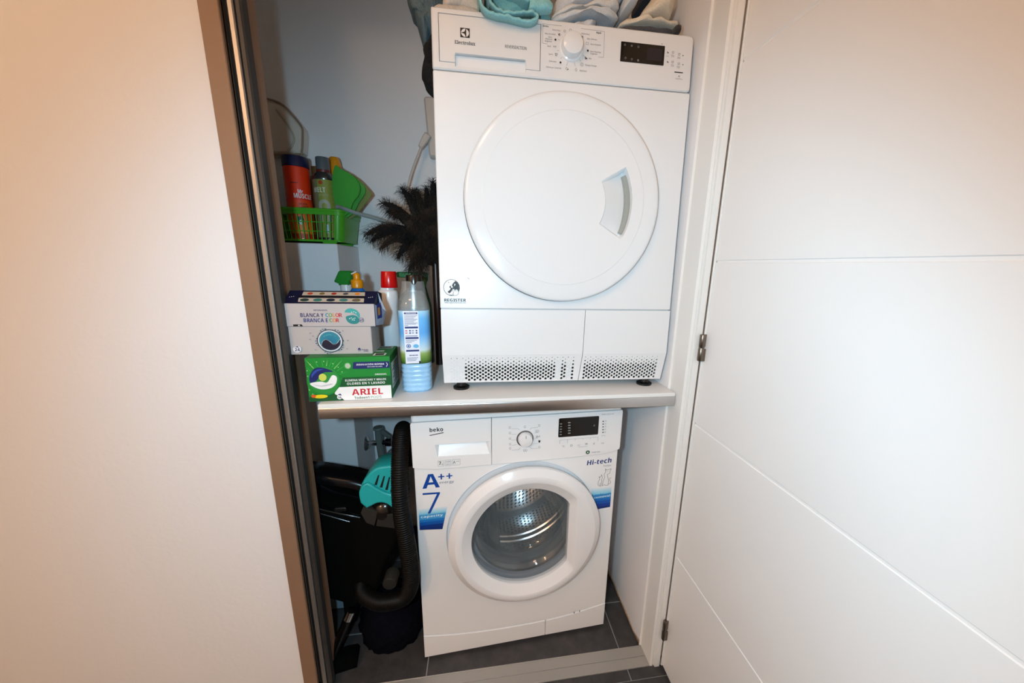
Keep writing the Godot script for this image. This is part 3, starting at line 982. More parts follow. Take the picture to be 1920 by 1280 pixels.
# ---------------------------------------------------------------- washing machine
func washer() -> void:
	var t := thing("washing_machine", "white front-loading washing machine with a round glass porthole under the shelf", "washing machine", Vector3(-0.0877, 0, -0.0262), 0.0498)
	var dc := Vector2(0.3140, 0.4355)
	var b := B.new()
	# cabinet: sides, rear, top and floor, open at the front
	b.box(Vector3(0.0015, 0.014, -0.50), Vector3(0.0065, 0.812, -0.010), 0.0008)
	b.box(Vector3(0.5955, 0.014, -0.50), Vector3(0.6005, 0.812, -0.010), 0.0008)
	b.box(Vector3(0.0015, 0.014, -0.505), Vector3(0.6005, 0.812, -0.50), 0.0008)
	b.box(Vector3(0.0015, 0.014, -0.50), Vector3(0.6005, 0.020, -0.015), 0.0008)
	part("cabinet", b.mesh(), M.washer_white, t)
	b = B.new()
	b.prism(rr(0.0, -0.50, 0.6010, 0.002, 0.006, 3), 0.0, 0.026, 0.0)
	b = B.new(axes(Vector3(1, 0, 0), Vector3(0, 0, -1), Vector3(0, 1, 0), Vector3(0, 0.8115, 0)))
	b.prism(rr(0.0, -0.0035, 0.6010, 0.505, 0.008, 4), 0.0, 0.0255, 0.004)
	part("lid", b.mesh(), M.washer_white, t)
	# front sheet with the round opening
	b = B.new()
	var hole_ := circ(0.3115, 0.4340, 0.2310, 96)
	var low := curve2(V([0.0012, 0.0965, 0.10, 0.0820, 0.204, 0.0740, 0.300, 0.0722, 0.390, 0.0735, 0.488, 0.0820, 0.6000, 0.1020]), 4)
	var outer := low.duplicate()
	outer.append_array(V([0.6000, 0.70, 0.0012, 0.70]))
	b.prism(outer, -0.010, 0.0, 0.0012, hole_)
	part("front_panel", b.mesh(), M.washer_white, t)
	# dish behind the door
	b = B.new(axes(Vector3(1, 0, 0), Vector3(0, 0, 1), Vector3(0, -1, 0), Vector3(0.3115, 0.4340, 0)))
	b.lathe([Vector2(0.176, -0.050), Vector2(0.183, -0.030), Vector2(0.190, -0.014), Vector2(0.1980, -0.0085), Vector2(0.2285, -0.0060), Vector2(0.2312, 0.0004), Vector2(0.2322, 0.0009), Vector2(0.2332, 0.0002)], 96)
	part("door_recess", b.mesh(), mat(Color(0.93, 0.94, 0.95), 0.12), t)
	# control panel and detergent drawer
	b = B.new()
	var z1 := 0.007
	b.prism(V([0.2138, 0.6670, 0.34, 0.6668, 0.458, 0.6678, 0.5575, 0.6707, 0.585, 0.6760, 0.6022, 0.6822, 0.6035, 0.690, 0.6038, 0.8040, 0.6022, 0.8088, 0.2138, 0.8088]), -0.02, z1, 0.0016)
	part("control_panel", b.mesh(), M.washer_white, t)
	b = B.new()
	var gh := V([0.0590, 0.7418, 0.0652, 0.7056, 0.2082, 0.7016, 0.2048, 0.7410])
	b.prism(V([-0.0012, 0.6780, 0.012, 0.6735, 0.0604, 0.6672, 0.2124, 0.6668, 0.2124, 0.8088, 0.001, 0.8088, -0.0018, 0.8040]), -0.02, z1, 0.0014, gh)
	var d := part("detergent_drawer", b.mesh(), M.washer_white, t)
	b = B.new()
	var q: Array[Vector3] = []
	for p in [[0.0590, 0.7418, z1], [0.0652, 0.7056, z1], [0.2082, 0.7016, z1], [0.2048, 0.7410, z1], [0.0700, 0.7408, -0.012], [0.0668, 0.7060, 0.004], [0.2066, 0.7020, 0.004], [0.1948, 0.7395, -0.012]]:
		q.append(Vector3(p[0], p[1], p[2]))
	b.quad(q[5], q[6], q[7], q[4])
	b.quad(q[0], q[1], q[5], q[4])
	b.quad(q[3], q[7], q[6], q[2])
	b.quad(q[0], q[4], q[7], q[3])
	b.quad(q[1], q[2], q[6], q[5])
	part("grip", b.mesh(), M.washer_white, d)
	# knob with its grey collar
	var kx := axes(Vector3(1, 0, 0), Vector3(0, 0, 1), Vector3(0, -1, 0), Vector3(0.3078, 0.7415, z1))
	b = B.new(kx)
	b.lathe([Vector2(0.0246, 0.0), Vector2(0.0246, 0.0016), Vector2(0.0215, 0.0020)], 48)
	var kc := part("knob_collar", b.mesh(), mat(Color(0.62, 0.62, 0.63), 0.25, 0.9), t)
	b = B.new(kx)
	b.lathe([Vector2(0.0205, 0.0), Vector2(0.0205, 0.003), Vector2(0.0192, 0.0150), Vector2(0.0184, 0.0166), Vector2(0.0170, 0.0172), Vector2(0.0, 0.0174)], 48)
	var kn := part("knob", b.mesh(), M.washer_gloss, t)
	b = B.new(kx)
	b.box(Vector3(-0.0008, 0.0171, -0.0168), Vector3(0.0008, 0.0178, -0.0075), 0.0002)
	part("pointer", b.mesh(), M.grey, kn)
	b = B.new()
	b.prism(rr(0.4060, 0.7372, 0.5285, 0.7962, 0.003, 4), 0.0, z1 + 0.0012, 0.0005)
	part("display", b.mesh(), M.glossblack, t)
	# door ring: flat rim, sloping inner bevel, opening cut straight at its right
	b = B.new()
	var seg := 96
	var rin := func(a: float) -> float: return minf(0.1625, 0.1275 / maxf(cos(a), 0.001)) if cos(a) > 0 else 0.1625
	var rbe := func(a: float) -> float: return minf(0.1900, 0.1450 / maxf(cos(a), 0.001)) if cos(a) > 0 else 0.1900
	var layers := [[0.1850, 0.004, 0], [0.2120, 0.006, 0], [0.2230, 0.014, 0], [0.2280, 0.029, 0], [0.2284, 0.0350, 0], [0.2274, 0.0380, 0], [0.2105, 0.0500, 0], [0.2080, 0.0513, 0], [0.2040, 0.0520, 0], [0.0, 0.0525, 1], [0.0, 0.0515, 2], [0.0, 0.0360, 3], [0.0, 0.0180, 3]]
	for i in layers.size() - 1:
		b.sm(30 + (0 if i < 5 else 4 if i < 7 else 1 if i < 10 else 2 if i < 11 else 3))
		for k in seg:
			var pts: Array[Vector3] = []
			for w in [[i, k], [i, k + 1], [i + 1, k + 1], [i + 1, k]]:
				var a := wrapf(TAU * w[1] / seg, -PI, PI)
				var L = layers[w[0]]
				var r: float = L[0]
				if L[2] == 1: r = rbe.call(a) + 0.003
				if L[2] == 2: r = rbe.call(a)
				if L[2] == 3: r = rin.call(a)
				pts.append(Vector3(dc.x + cos(a) * r, dc.y + sin(a) * r, L[1]))
			b.quad(pts[0], pts[1], pts[2], pts[3])
	var door := part("door", b.mesh(), M.washer_gloss, t)
	# porthole glass: a thick bowl bulging into the drum
	b = B.new()
	var gl := [[1.0, 0.0270], [0.97, 0.0285], [0.80, 0.0315], [0.5, 0.0340], [0.0, 0.0350]]
	b.sm(40)
	for i in gl.size() - 1:
		for k in seg:
			var pts: Array[Vector3] = []
			for w in [[i, k], [i, k + 1], [i + 1, k + 1], [i + 1, k]]:
				var a := wrapf(TAU * w[1] / seg, -PI, PI)
				var r: float = rin.call(a) * gl[w[0]][0]
				pts.append(Vector3(dc.x + cos(a) * r, dc.y + sin(a) * r, gl[w[0]][1]))
			if i == gl.size() - 2:
				b.tri(pts[0], pts[1], pts[2])
			else:
				b.quad(pts[0], pts[1], pts[2], pts[3])
	var glass := mat(Color(0.55, 0.62, 0.65, 0.14), 0.02)
	glass.transparency = BaseMaterial3D.TRANSPARENCY_ALPHA
	part("porthole_glass", b.mesh(), glass, door, "clear porthole glass")
	b = B.new(axes(Vector3(1, 0, 0), Vector3(0, 0, 1), Vector3(0, -1, 0), Vector3(dc.x - 0.004, dc.y + 0.010, 0.012)))
	b.lathe([Vector2(0.0, -0.070), Vector2(0.060, -0.069), Vector2(0.095, -0.063), Vector2(0.115, -0.050), Vector2(0.126, -0.028), Vector2(0.136, -0.006), Vector2(0.150, 0.003)], 72)
	part("glass_bowl", b.mesh(), glass, door, "clear glass bowl bulging inwards")
	b = B.new(axes(Vector3(1, 0, 0), Vector3(0, 0, 1), Vector3(0, -1, 0), Vector3(dc.x - 0.004, dc.y + 0.010, 0.0115)))
	b.lathe([Vector2(0.117, -0.052), Vector2(0.127, -0.028), Vector2(0.137, -0.006), Vector2(0.148, 0.003)], 72)
	var refraction_glass := mat(Color(0.05, 0.055, 0.06, 0.55), 0.03)  # dark tint stands in for refraction at the bowl side
	refraction_glass.transparency = BaseMaterial3D.TRANSPARENCY_ALPHA
	part("bowl_refraction_tint", b.mesh(), refraction_glass, door, "added shell on the bowl side, darkened as refraction")
	# rubber bellows
	b = B.new(axes(Vector3(1, 0, 0), Vector3(0, 0, 1), Vector3(0, -1, 0), Vector3(dc.x, dc.y, 0)))
	b.lathe([Vector2(0.158, -0.082), Vector2(0.155, -0.076), Vector2(0.166, -0.068), Vector2(0.174, -0.060), Vector2(0.175, -0.052), Vector2(0.163, -0.044), Vector2(0.162, -0.036), Vector2(0.174, -0.028), Vector2(0.176, -0.020), Vector2(0.167, -0.012), Vector2(0.168, -0.004), Vector2(0.182, 0.000)], 72)
	part("door_seal", b.mesh(), mat(Color(0.62, 0.63, 0.65), 0.35), t, "grey rubber door seal")
	drum(t, dc)
	# plinth in two pieces
	for e in [[0.0012, 0.3902, low.slice(0, 17)], [0.3914, 0.6000, low.slice(16, 25)]]:
		b = B.new()
		var o := PackedVector2Array()
		var lc: PackedVector2Array = e[2]
		o.append(Vector2(e[0], 0.0105)); o.append(Vector2(e[1], 0.0105))
		for i in lc.size():
			var p: Vector2 = lc[lc.size() - 1 - i]
			o.append(Vector2(clampf(p.x, e[0], e[1]), p.y - 0.0018))
		b.prism(o, -0.012, 0.0015, 0.0014)
		part("plinth" if e[0] < 0.1 else "filter_flap", b.mesh(), M.washer_white, t)
	b = B.new()
	b.box(Vector3(0.4885, 0.0795, 0.0), Vector3(0.4900, 0.0860, 0.0022), 0.0002)
	b.box(Vector3(0.5080, 0.0815, 0.0), Vector3(0.5095, 0.0880, 0.0022), 0.0002)
	var notch := part("flap_notches", b.mesh(), M.dark, t, "two dark notches of the filter flap")
	notch.set_meta("kind", "stuff")
	for p in [Vector2(0.05, -0.05), Vector2(0.55, -0.05), Vector2(0.05, -0.46), Vector2(0.55, -0.46)]:
		b = B.new()
		b.lathe([Vector2(0.02, 0.0), Vector2(0.02, 0.006), Vector2(0.012, 0.008), Vector2(0.012, 0.0145)], 20, Vector3(p.x, 0, p.y))
		part("foot", b.mesh(), M.black, t)
	washer_print(t, z1)


func drum(t: Node3D, dc: Vector2) -> void:
	var R := 0.232
	var zf := -0.085
	var zr := -0.375
	var kx := axes(Vector3(1, 0, 0), Vector3(0, 0, 1), Vector3(0, -1, 0), Vector3(dc.x, dc.y, 0))
	var b := B.new(kx)
	b.lathe([Vector2(0.0, zr), Vector2(0.05, zr), Vector2(0.055, zr + 0.006), Vector2(0.09, zr + 0.010), Vector2(0.15, zr + 0.004), Vector2(0.20, zr + 0.003), Vector2(R - 0.012, zr + 0.006), Vector2(R, zr + 0.02), Vector2(R, -0.252), Vector2(R - 0.004, -0.248), Vector2(R - 0.004, -0.242), Vector2(R, -0.238), Vector2(R, -0.226), Vector2(R - 0.004, -0.222), Vector2(R - 0.004, -0.216), Vector2(R, -0.212), Vector2(R, zf - 0.012), Vector2(R - 0.012, zf), Vector2(0.155, zf), Vector2(0.150, zf + 0.006)], 96)
	var dm := mat(Color(0.82, 0.82, 0.82), 0.22, 1.0)
	var dr := part("drum", b.mesh(), dm, t, "steel drum with rows of round holes")
	# lifter ribs
	for a in [0.35, 2.45, 4.35]:
		b = B.new(Transform3D(Basis(Vector3(0, 0, 1), a), Vector3(dc.x, dc.y, 0)))
		b.loft([PackedVector3Array([Vector3(R, -0.035, zf - 0.03), Vector3(R - 0.04, -0.010, zf - 0.04), Vector3(R - 0.04, 0.010, zf - 0.04), Vector3(R, 0.035, zf - 0.03)]), PackedVector3Array([Vector3(R, -0.035, zr + 0.02), Vector3(R - 0.05, -0.012, zr + 0.02), Vector3(R - 0.05, 0.012, zr + 0.02), Vector3(R, 0.035, zr + 0.02)])])
		part("lifter", b.mesh(), dm, dr)
	# the holes, too many to name
	b = B.new()
	var disc := func(c: Vector3, n: Vector3) -> void:
		var u := n.cross(Vector3(0.3, 0.5, 0.8)).normalized() * 0.0040
		var w := n.cross(u)
		for k in 7:
			var a0 := TAU * k / 7; var a1 := TAU * (k + 1) / 7
			b.tri(c, c + u * cos(a0) + w * sin(a0), c + u * cos(a1) + w * sin(a1))
	for i in 100:
		var a := TAU * i / 100
		for j in 19:
			var z := zf - 0.024 - j * 0.0145 - (0.00725 if i % 2 else 0.0)
			if z < zr + 0.03 or (z > -0.258 and z < -0.206):
				continue
			var n := Vector3(-cos(a), -sin(a), 0)
			disc.call(Vector3(dc.x, dc.y, z) - n * (R - 0.0006), n)
	for ring in 7:
		var r := 0.105 + ring * 0.0155
		var cnt := int(TAU * r / 0.0165)
		for i in cnt:
			var a := TAU * (i + 0.5 * (ring % 2)) / cnt
			disc.call(Vector3(dc.x + cos(a) * r, dc.y + sin(a) * r, zr + 0.0112), Vector3(0, 0, 1))
	var hs := part("drum_holes", b.mesh(), M.dark, dr)
	hs.set_meta("kind", "stuff")


func washer_print(t: Node3D, z1: float) -> void:
	var k := Ink.new(self)
	var bk := Color(0.10, 0.10, 0.12)
	var g := Color(0.45, 0.46, 0.48)
	k.text("beko", 0.0650, 0.7868, 0.0113, bk, "sans_bold", 1, 0.0350)
	k.line(V([0.0478, 0.7712, 0.0825, 0.7768]), 0.0022, bk)
	for e in [[0.0659, 0.0802], [0.0845, 0.1006], [0.1048, 0.1249]]:
		k.line(V([e[0], 0.6770, e[1], 0.6764, e[1], 0.6940, e[0], 0.6946, e[0], 0.6770]), 0.0005, g)
	k.text("7", 0.0710, 0.6862, 0.0095, bk, "sans_bold")
	k.text("kg", 0.0768, 0.6828, 0.0030, bk, "sans")
	k.text("1200", 0.0925, 0.6890, 0.0044, g, "sans", 1, 0.0120)
	k.text("rpm", 0.0925, 0.6818, 0.0040, g, "sans", 1, 0.0100)
	k.text("A", 0.1095, 0.6855, 0.0085, Color(0.25, 0.33, 0.25), "sans")
	k.text("++", 0.1190, 0.6880, 0.0040, Color(0.25, 0.33, 0.25), "sans_bold", 1, 0.0080)
	ink("drawer_lettering", k, t, Transform3D(Basis.IDENTITY, Vector3(0, 0, z1 + 0.0003)))
	k = Ink.new(self)
	for p in [[0.2640, 0.7792], [0.2644, 0.7624], [0.2646, 0.7456], [0.2652, 0.7283], [0.2654, 0.7151], [0.3480, 0.7797], [0.3400, 0.7625], [0.3450, 0.7625], [0.3420, 0.7454], [0.3500, 0.7117], [0.3067, 0.7785], [0.3060, 0.7055], [0.3120, 0.7050]]:
		k.arc(p[0], p[1], 0.0026, 0.0006, g)
		k.line(V([p[0] - 0.002, p[1] - 0.0036, p[0] + 0.0024, p[1] - 0.0036]), 0.0005, g)
	k.poly(V([0.3468, 0.7330, 0.3528, 0.7330, 0.3518, 0.7260, 0.3478, 0.7260]), bk)
	k.line(V([0.3400, 0.7430, 0.3440, 0.7470, 0.3470, 0.7435, 0.3500, 0.7480, 0.3500, 0.7430]), 0.0008, g)
	for l in [[0.2690, 0.7745, 0.2877, 0.7740, 0.2912, 0.7690], [0.2690, 0.7580, 0.2823, 0.7575], [0.2690, 0.7402, 0.2800, 0.7400], [0.2700, 0.7242, 0.2830, 0.7250], [0.2700, 0.7092, 0.2897, 0.7092, 0.2942, 0.7150], [0.3443, 0.7741, 0.3249, 0.7735, 0.3210, 0.7680], [0.3443, 0.7580, 0.3330, 0.7575], [0.3443, 0.7400, 0.3340, 0.7400], [0.3456, 0.7244, 0.3329, 0.7240], [0.3456, 0.7090, 0.3263, 0.7095, 0.3216, 0.7145]]:
		k.line(V(l), 0.0005, g)
	for i in 6:
		var x := 0.4107 + i * 0.0236
		k.line(V([x, 0.7175 + (0.0 if i < 2 or i == 5 else 0.008), x, 0.7294]), 0.0005, g)
	k.line(V([0.4107, 0.7294, 0.5287, 0.7300]), 0.0004, g)
	k.text("°C", 0.4225, 0.7085, 0.0050, g)
	k.arc(0.4465, 0.7090, 0.0028, 0.0010, g)
	k.line(V([0.4660, 0.7105, 0.4670, 0.7070, 0.4720, 0.7070, 0.4730, 0.7105]), 0.0006, g)
	k.line(V([0.4690, 0.7020, 0.4960, 0.7030]), 0.0005, g)
	k.line(V([0.4890, 0.7120, 0.4960, 0.7120, 0.4900, 0.7090, 0.4970, 0.7090]), 0.0009, g)
	k.line(V([0.5140, 0.7120, 0.5150, 0.7075, 0.5180, 0.7075, 0.5185, 0.7130]), 0.0008, g)
	k.text("I·II", 0.5440, 0.7085, 0.0046, g)
	k.disc(0.4990, 0.6826, 0.0060, 0.0060, Color(0.04, 0.30, 0.10))
	k.poly(V([0.4960, 0.6800, 0.4990, 0.6868, 0.5018, 0.6805]), Color(0.9, 0.95, 0.9))
	k.text("Green line", 0.5245, 0.6814, 0.0042, g, "sans", 1, 0.0260)
	k.text("WMB 71233 PTM", 0.5540, 0.8012, 0.0024, g, "sans", 1, 0.0370)
	for i in 5:
		k.disc(0.5408 + i * 0.0004, 0.7794 - i * 0.0088, 0.0019, 0.0021, bk)
		k.arc(0.5490, 0.7802 - i * 0.0088, 0.0018, 0.0008, Color(0.7, 0.7, 0.7))
	k.arc(0.5440, 0.7270, 0.0075, 0.0006, g, 0.5, 2.4)
	ink("programme_print", k, t, Transform3D(Basis.IDENTITY, Vector3(0, 0, z1 + 0.0003)))
	k = Ink.new(self)
	var s := Color(0.62, 0.64, 0.62)
	for i in 5:
		k.disc(0.4125, 0.7795 - i * 0.0082, 0.0032, 0.0016, s)
		k.disc(0.4372 + 0.0003 * i, 0.7818 - i * 0.0082, 0.0042, 0.0018, s)
		k.disc(0.4125, 0.7795 - i * 0.0082, 0.0010, 0.0008, bk)
		k.disc(0.4372 + 0.0003 * i, 0.7818 - i * 0.0082, 0.0012, 0.0008, bk)
	var ti := Ink.new(self)
	ti.line(V([0.5120, 0.7655, 0.5148, 0.7705, 0.5165, 0.7655, 0.5120, 0.7655]), 0.0006, s)
	ink("display_icon", ti, t, Transform3D(Basis.IDENTITY, Vector3(0, 0, z1 + 0.0014)))
	ink("display_print", k, t, Transform3D(Basis.IDENTITY, Vector3(0, 0, z1 + 0.0014)))
	# the large stickers
	k = Ink.new(self)
	var bl := Color(0.03, 0.27, 0.62)
	k.text("A", 0.0440, 0.6290, 0.0430, bl, "sans_bold", 1, 0.0470)
	for x in [0.0725, 0.0945]:
		k.rect(x - 0.0085, 0.6385, x + 0.0085, 0.6420, bl)
		k.rect(x - 0.0020, 0.6315, x + 0.0020, 0.6485, bl)
	k.text("energy", 0.0868, 0.6222, 0.0072, Color(0.33, 0.37, 0.47), "sans", 1, 0.0400)
	var wh := Color(0.93, 0.94, 0.95)
	var er := func(y: float) -> float:  # right edge of the band follows the door
		return lerpf(0.0700, 0.0860, clampf((y - 0.4690) / 0.075, 0.0, 1.0))
	var bands := [[0.4700, Color(0.02, 0.17, 0.45)], [0.4800, Color(0.02, 0.20, 0.50)], [0.4900, Color(0.03, 0.33, 0.66)], [0.5000, Color(0.10, 0.45, 0.75)], [0.5080, Color(0.25, 0.60, 0.82)], [0.5240, Color(0.42, 0.74, 0.88)], [0.5300, Color(0.62, 0.84, 0.92)], [0.5450, wh]]
	for i in bands.size() - 1:
		var y0: float = bands[i][0]; var y1: float = bands[i + 1][0]
		var a := Vector2(0.0070, y0 + 0.006 * (1 if i == 0 else 0)); var c := Vector2(er.call(y0), y0)
		var e := Vector2(er.call(y1), y1); var f := Vector2(0.0075, y1)
		var c0: Color = bands[i][1]; var c1: Color = bands[i + 1][1] if i >= 5 else bands[i][1]
		k.put(a, c, e, c0, c0, c1)
		k.put(a, e, f, c0, c1, c1)
	k.up()
	k.poly(V([0.0200, 0.5940, 0.0200, 0.5882, 0.0590, 0.5870, 0.0310, 0.5270, 0.0385, 0.5265, 0.0672, 0.5880, 0.0672, 0.5922]), bl)
	k.text("capacity", 0.0425, 0.5180, 0.0068, Color(0.88, 0.95, 0.98), "sans_bold", 1, 0.0610)
	ink("energy_sticker", k, t, Transform3D(Basis.IDENTITY, Vector3(0, 0, 0.0003)))
	k = Ink.new(self)
	k.text("Hi-tech", 0.5425, 0.6425, 0.0160, Color(0.07, 0.20, 0.47), "sans_bold", 1, 0.0790, 0.12, 0.03)
	k.text("heater", 0.5700, 0.6262, 0.0056, Color(0.55, 0.58, 0.62), "sans", 1, 0.0260, 0.1)
	var oc := Color(0.30, 0.31, 0.35)
	# two line-drawn cats, sitting
	k.line(curve2(V([0.5440, 0.5600, 0.5432, 0.5720, 0.5470, 0.5810, 0.5450, 0.5900, 0.5470, 0.5880, 0.5500, 0.5900, 0.5530, 0.5960, 0.5545, 0.5900, 0.5560, 0.5860, 0.5540, 0.5800, 0.5548, 0.5700, 0.5545, 0.5565]), 4), 0.0010, oc)
	k.line(curve2(V([0.5440, 0.5600, 0.5490, 0.5570, 0.5500, 0.5680, 0.5505, 0.5570, 0.5545, 0.5565]), 4), 0.0008, oc)
	k.line(curve2(V([0.5580, 0.5575, 0.5590, 0.5720, 0.5630, 0.5860, 0.5610, 0.5960, 0.5650, 0.6040, 0.5640, 0.6150, 0.5680, 0.6110, 0.5760, 0.6120, 0.5830, 0.6140, 0.5800, 0.6060, 0.5790, 0.5990, 0.5720, 0.5950, 0.5740, 0.5860, 0.5770, 0.5700, 0.5760, 0.5580]), 4), 0.0010, oc)
	k.line(curve2(V([0.5760, 0.5600, 0.5850, 0.5660, 0.5790, 0.5780, 0.5850, 0.5830]), 4), 0.0010, oc)
	k.line(V([0.5580, 0.5575, 0.5650, 0.5600, 0.5700, 0.5570, 0.5760, 0.5580]), 0.0009, oc)
	k.disc(0.5700, 0.6060, 0.0008, 0.0008, oc)
	var el := func(y: float) -> float:
		return lerpf(0.5355, 0.5205, clampf((y - 0.4740) / 0.075, 0.0, 1.0))
	bands = [[0.4740, Color(0.02, 0.17, 0.47)], [0.4840, Color(0.02, 0.24, 0.58)], [0.4940, Color(0.02, 0.33, 0.68)], [0.5050, Color(0.08, 0.43, 0.75)], [0.5130, Color(0.20, 0.55, 0.80)], [0.5290, Color(0.45, 0.76, 0.88)], [0.5350, Color(0.62, 0.85, 0.92)], [0.5520, wh]]
	for i in bands.size() - 1:
		var y0: float = bands[i][0]; var y1: float = bands[i + 1][0]
		var c0: Color = bands[i][1]; var c1: Color = bands[i + 1][1] if i >= 5 else bands[i][1]
		var a := Vector2(el.call(y0), y0); var c := Vector2(0.5893, y0 + (0.004 if i == 0 else 0.0)); var e := Vector2(0.5893, y1); var f := Vector2(el.call(y1), y1)
		k.put(a, c, e, c0, c0, c1)
		k.put(a, e, f, c0, c1, c1)
	k.up()
	k.text("pet hair", 0.5560, 0.5310, 0.0060, Color(0.66, 0.87, 0.94), "sans", 1, 0.0500)
	k.text("removal", 0.5600, 0.5190, 0.0064, Color(0.86, 0.94, 0.98), "sans_bold", 1, 0.0520, 0.0, 0.05)
	ink("pet_sticker", k, t, Transform3D(Basis.IDENTITY, Vector3(0, 0, 0.0003)))


# ---------------------------------------------------------------- detergent boxes
func boxes() -> void:
	var card := mat(Color(0.72, 0.69, 0.68), 0.35)
	var green := mat(Color(0.06, 0.50, 0.16), 0.35)
	# the green pods box, below
	var t := thing("detergent_box", "green detergent pods box with red lettering, lower of the two boxes on the shelf", "box", Vector3(-0.2077, 0.9007, 0.035), 0.05)
	var w := 0.0915
	var h := 0.1053
	var b := B.new()
	b.box(Vector3(-w, 0, -0.108), Vector3(w, h, 0), 0.0012)
	part("carton", b.mesh(), green, t)
	var k := Ink.new(self)
	var G := Color(0.05, 0.52, 0.17)
	var LG := Color(0.16, 0.66, 0.25)
	var DG := Color(0.02, 0.33, 0.15)
	var W := Color(0.94, 0.93, 0.92)
	var N := Color(0.05, 0.13, 0.38)
	var o := Vector2(0.2077, -0.9007)   # photo-plane centre moved into the box's own axes
	k.rect(-w + 0.0008, 0.0008, w - 0.0008, h - 0.0008, G)
	# rays of light bursting from the pod
	var c := Vector2(-0.2620, 0.9540) + o
	for i in 26:
		var a := TAU * i / 26 + 0.12 * sin(i * 7.0)
		var l := 0.046 + 0.018 * absf(sin(i * 3.7))
		var q := PackedVector2Array()
		for e in [[a - 0.035, 0.030], [a + 0.035, 0.030], [a, l]]:
			var p: Vector2 = c + Vector2(cos(e[0]), sin(e[0])) * e[1]
			q.append(Vector2(clampf(p.x, -w + 0.001, w - 0.001), clampf(p.y, 0.001, h - 0.001)))
		if absf(B.area(q)) > 1e-6:
			k.poly(q, LG if i % 3 else Color(0.55, 0.80, 0.45))
	k.disc(c.x, c.y - 0.004, 0.0370, 0.0375, Color(0.10, 0.60, 0.25), 36, G)
	for i in 14:
		var a := 0.4 + i * 1.1
		k.disc(clampf(c.x + cos(a) * (0.043 + 0.004 * (i % 3)), -w + 0.004, w), clampf(c.y + sin(a) * 0.044, 0.004, h - 0.004), 0.0012, 0.0010, Color(0.75, 0.90, 0.6), 8)
	k.poly(V([-w + 0.001, 0.001, -w + 0.001, 0.012, -0.075, 0.018, -0.055, 0.013, -0.035, 0.020, -0.0150, 0.010, -0.0138, 0.001]), DG)
	k.disc(c.x - 0.0110, c.y - 0.0405, 0.0150, 0.0045, Color(0.90, 0.80, 0.10), 20)
	k.disc(c.x - 0.0260, c.y - 0.0390, 0.0050, 0.0040, Color(0.85, 0.35, 0.12), 16)
	# the pod: green gel, dark blue wave, white wave, a pale yellow eye
	k.disc(c.x + 0.0005, c.y - 0.0015, 0.0325, 0.0330, Color(0.16, 0.55, 0.22), 40)
	k.poly(curve2(PackedVector2Array([Vector2(-0.2920, 0.9465) + o, Vector2(-0.2690, 0.9500) + o, Vector2(-0.2560, 0.9470) + o, Vector2(-0.2440, 0.9640) + o, Vector2(-0.2345, 0.9590) + o, Vector2(-0.2380, 0.9430) + o, Vector2(-0.2500, 0.9330) + o, Vector2(-0.2690, 0.9310) + o, Vector2(-0.2840, 0.9370) + o]), 5, true), W)
	k.poly(curve2(PackedVector2Array([Vector2(-0.2920, 0.9490) + o, Vector2(-0.2910, 0.9650) + o, Vector2(-0.2790, 0.9815) + o, Vector2(-0.2620, 0.9830) + o, Vector2(-0.2410, 0.9730) + o, Vector2(-0.2580, 0.9720) + o, Vector2(-0.2700, 0.9660) + o, Vector2(-0.2740, 0.9570) + o, Vector2(-0.2815, 0.9500) + o]), 5, true), N)
	k.poly(curve2(PackedVector2Array([Vector2(-0.2870, 0.9600) + o, Vector2(-0.2860, 0.9690) + o, Vector2(-0.2760, 0.9785) + o, Vector2(-0.2600, 0.9795) + o, Vector2(-0.2740, 0.9745) + o, Vector2(-0.2820, 0.9670) + o]), 4, true), Color(0.16, 0.28, 0.62))
	k.disc(-0.2643 + o.x, 0.9600 + o.y, 0.0082, 0.0088, Color(0.80, 0.83, 0.35), 24)
	k.poly(curve2(PackedVector2Array([Vector2(-0.2880, 0.9440) + o, Vector2(-0.2700, 0.9400) + o, Vector2(-0.2500, 0.9440) + o, Vector2(-0.2450, 0.9420) + o, Vector2(-0.2680, 0.9375) + o]), 4, true), Color(0.80, 0.80, 0.80))
	# bars and words
	k.poly(PackedVector2Array([Vector2(-0.1960, 0.9942) + o, Vector2(-0.1172, 0.9942) + o, Vector2(-0.1172, 0.9777) + o, Vector2(-0.1990, 0.9777) + o]), N)
	k.text("DISOLUCIÓN RÁPIDA", -0.1590 + o.x, 0.9878 + o.y, 0.0038, W, "sans_bold", 1, 0.0610, 0.2)
	k.text("INCLUSO EN FRÍO", -0.1500 + o.x, 0.9820 + o.y, 0.0020, W, "sans_bold", 1, 0.0330, 0.2)
	k.line(PackedVector2Array([Vector2(-0.1235, 0.9905) + o, Vector2(-0.1215, 0.9865) + o, Vector2(-0.1240, 0.9815) + o]), 0.0012, W)
	k.disc(-0.2086 + o.x, 0.9858 + o.y, 0.0072, 0.0078, Color(0.35, 0.68, 0.35), 20)
	k.disc(-0.2086 + o.x, 0.9858 + o.y, 0.0055, 0.0060, Color(0.72, 0.76, 0.66), 20)
	k.text("ORIGINAL", -0.1378 + o.x, 0.9630 + o.y, 0.0034, W, "sans_bold", 1, 0.0260)
	k.poly(PackedVector2Array([Vector2(-0.2225, 0.9580) + o, Vector2(-0.1170, 0.9580) + o, Vector2(-0.1170, 0.9350) + o, Vector2(-0.2300, 0.9350) + o]), DG)
	k.text("ELIMINA MANCHAS Y MALOS", -0.1720 + o.x, 0.9505 + o.y, 0.0048, W, "sans_bold", 1, 0.0900)
	k.text("OLORES EN 1 LAVADO", -0.1720 + o.x, 0.9422 + o.y, 0.0056, W, "sans_bold", 1, 0.0840)
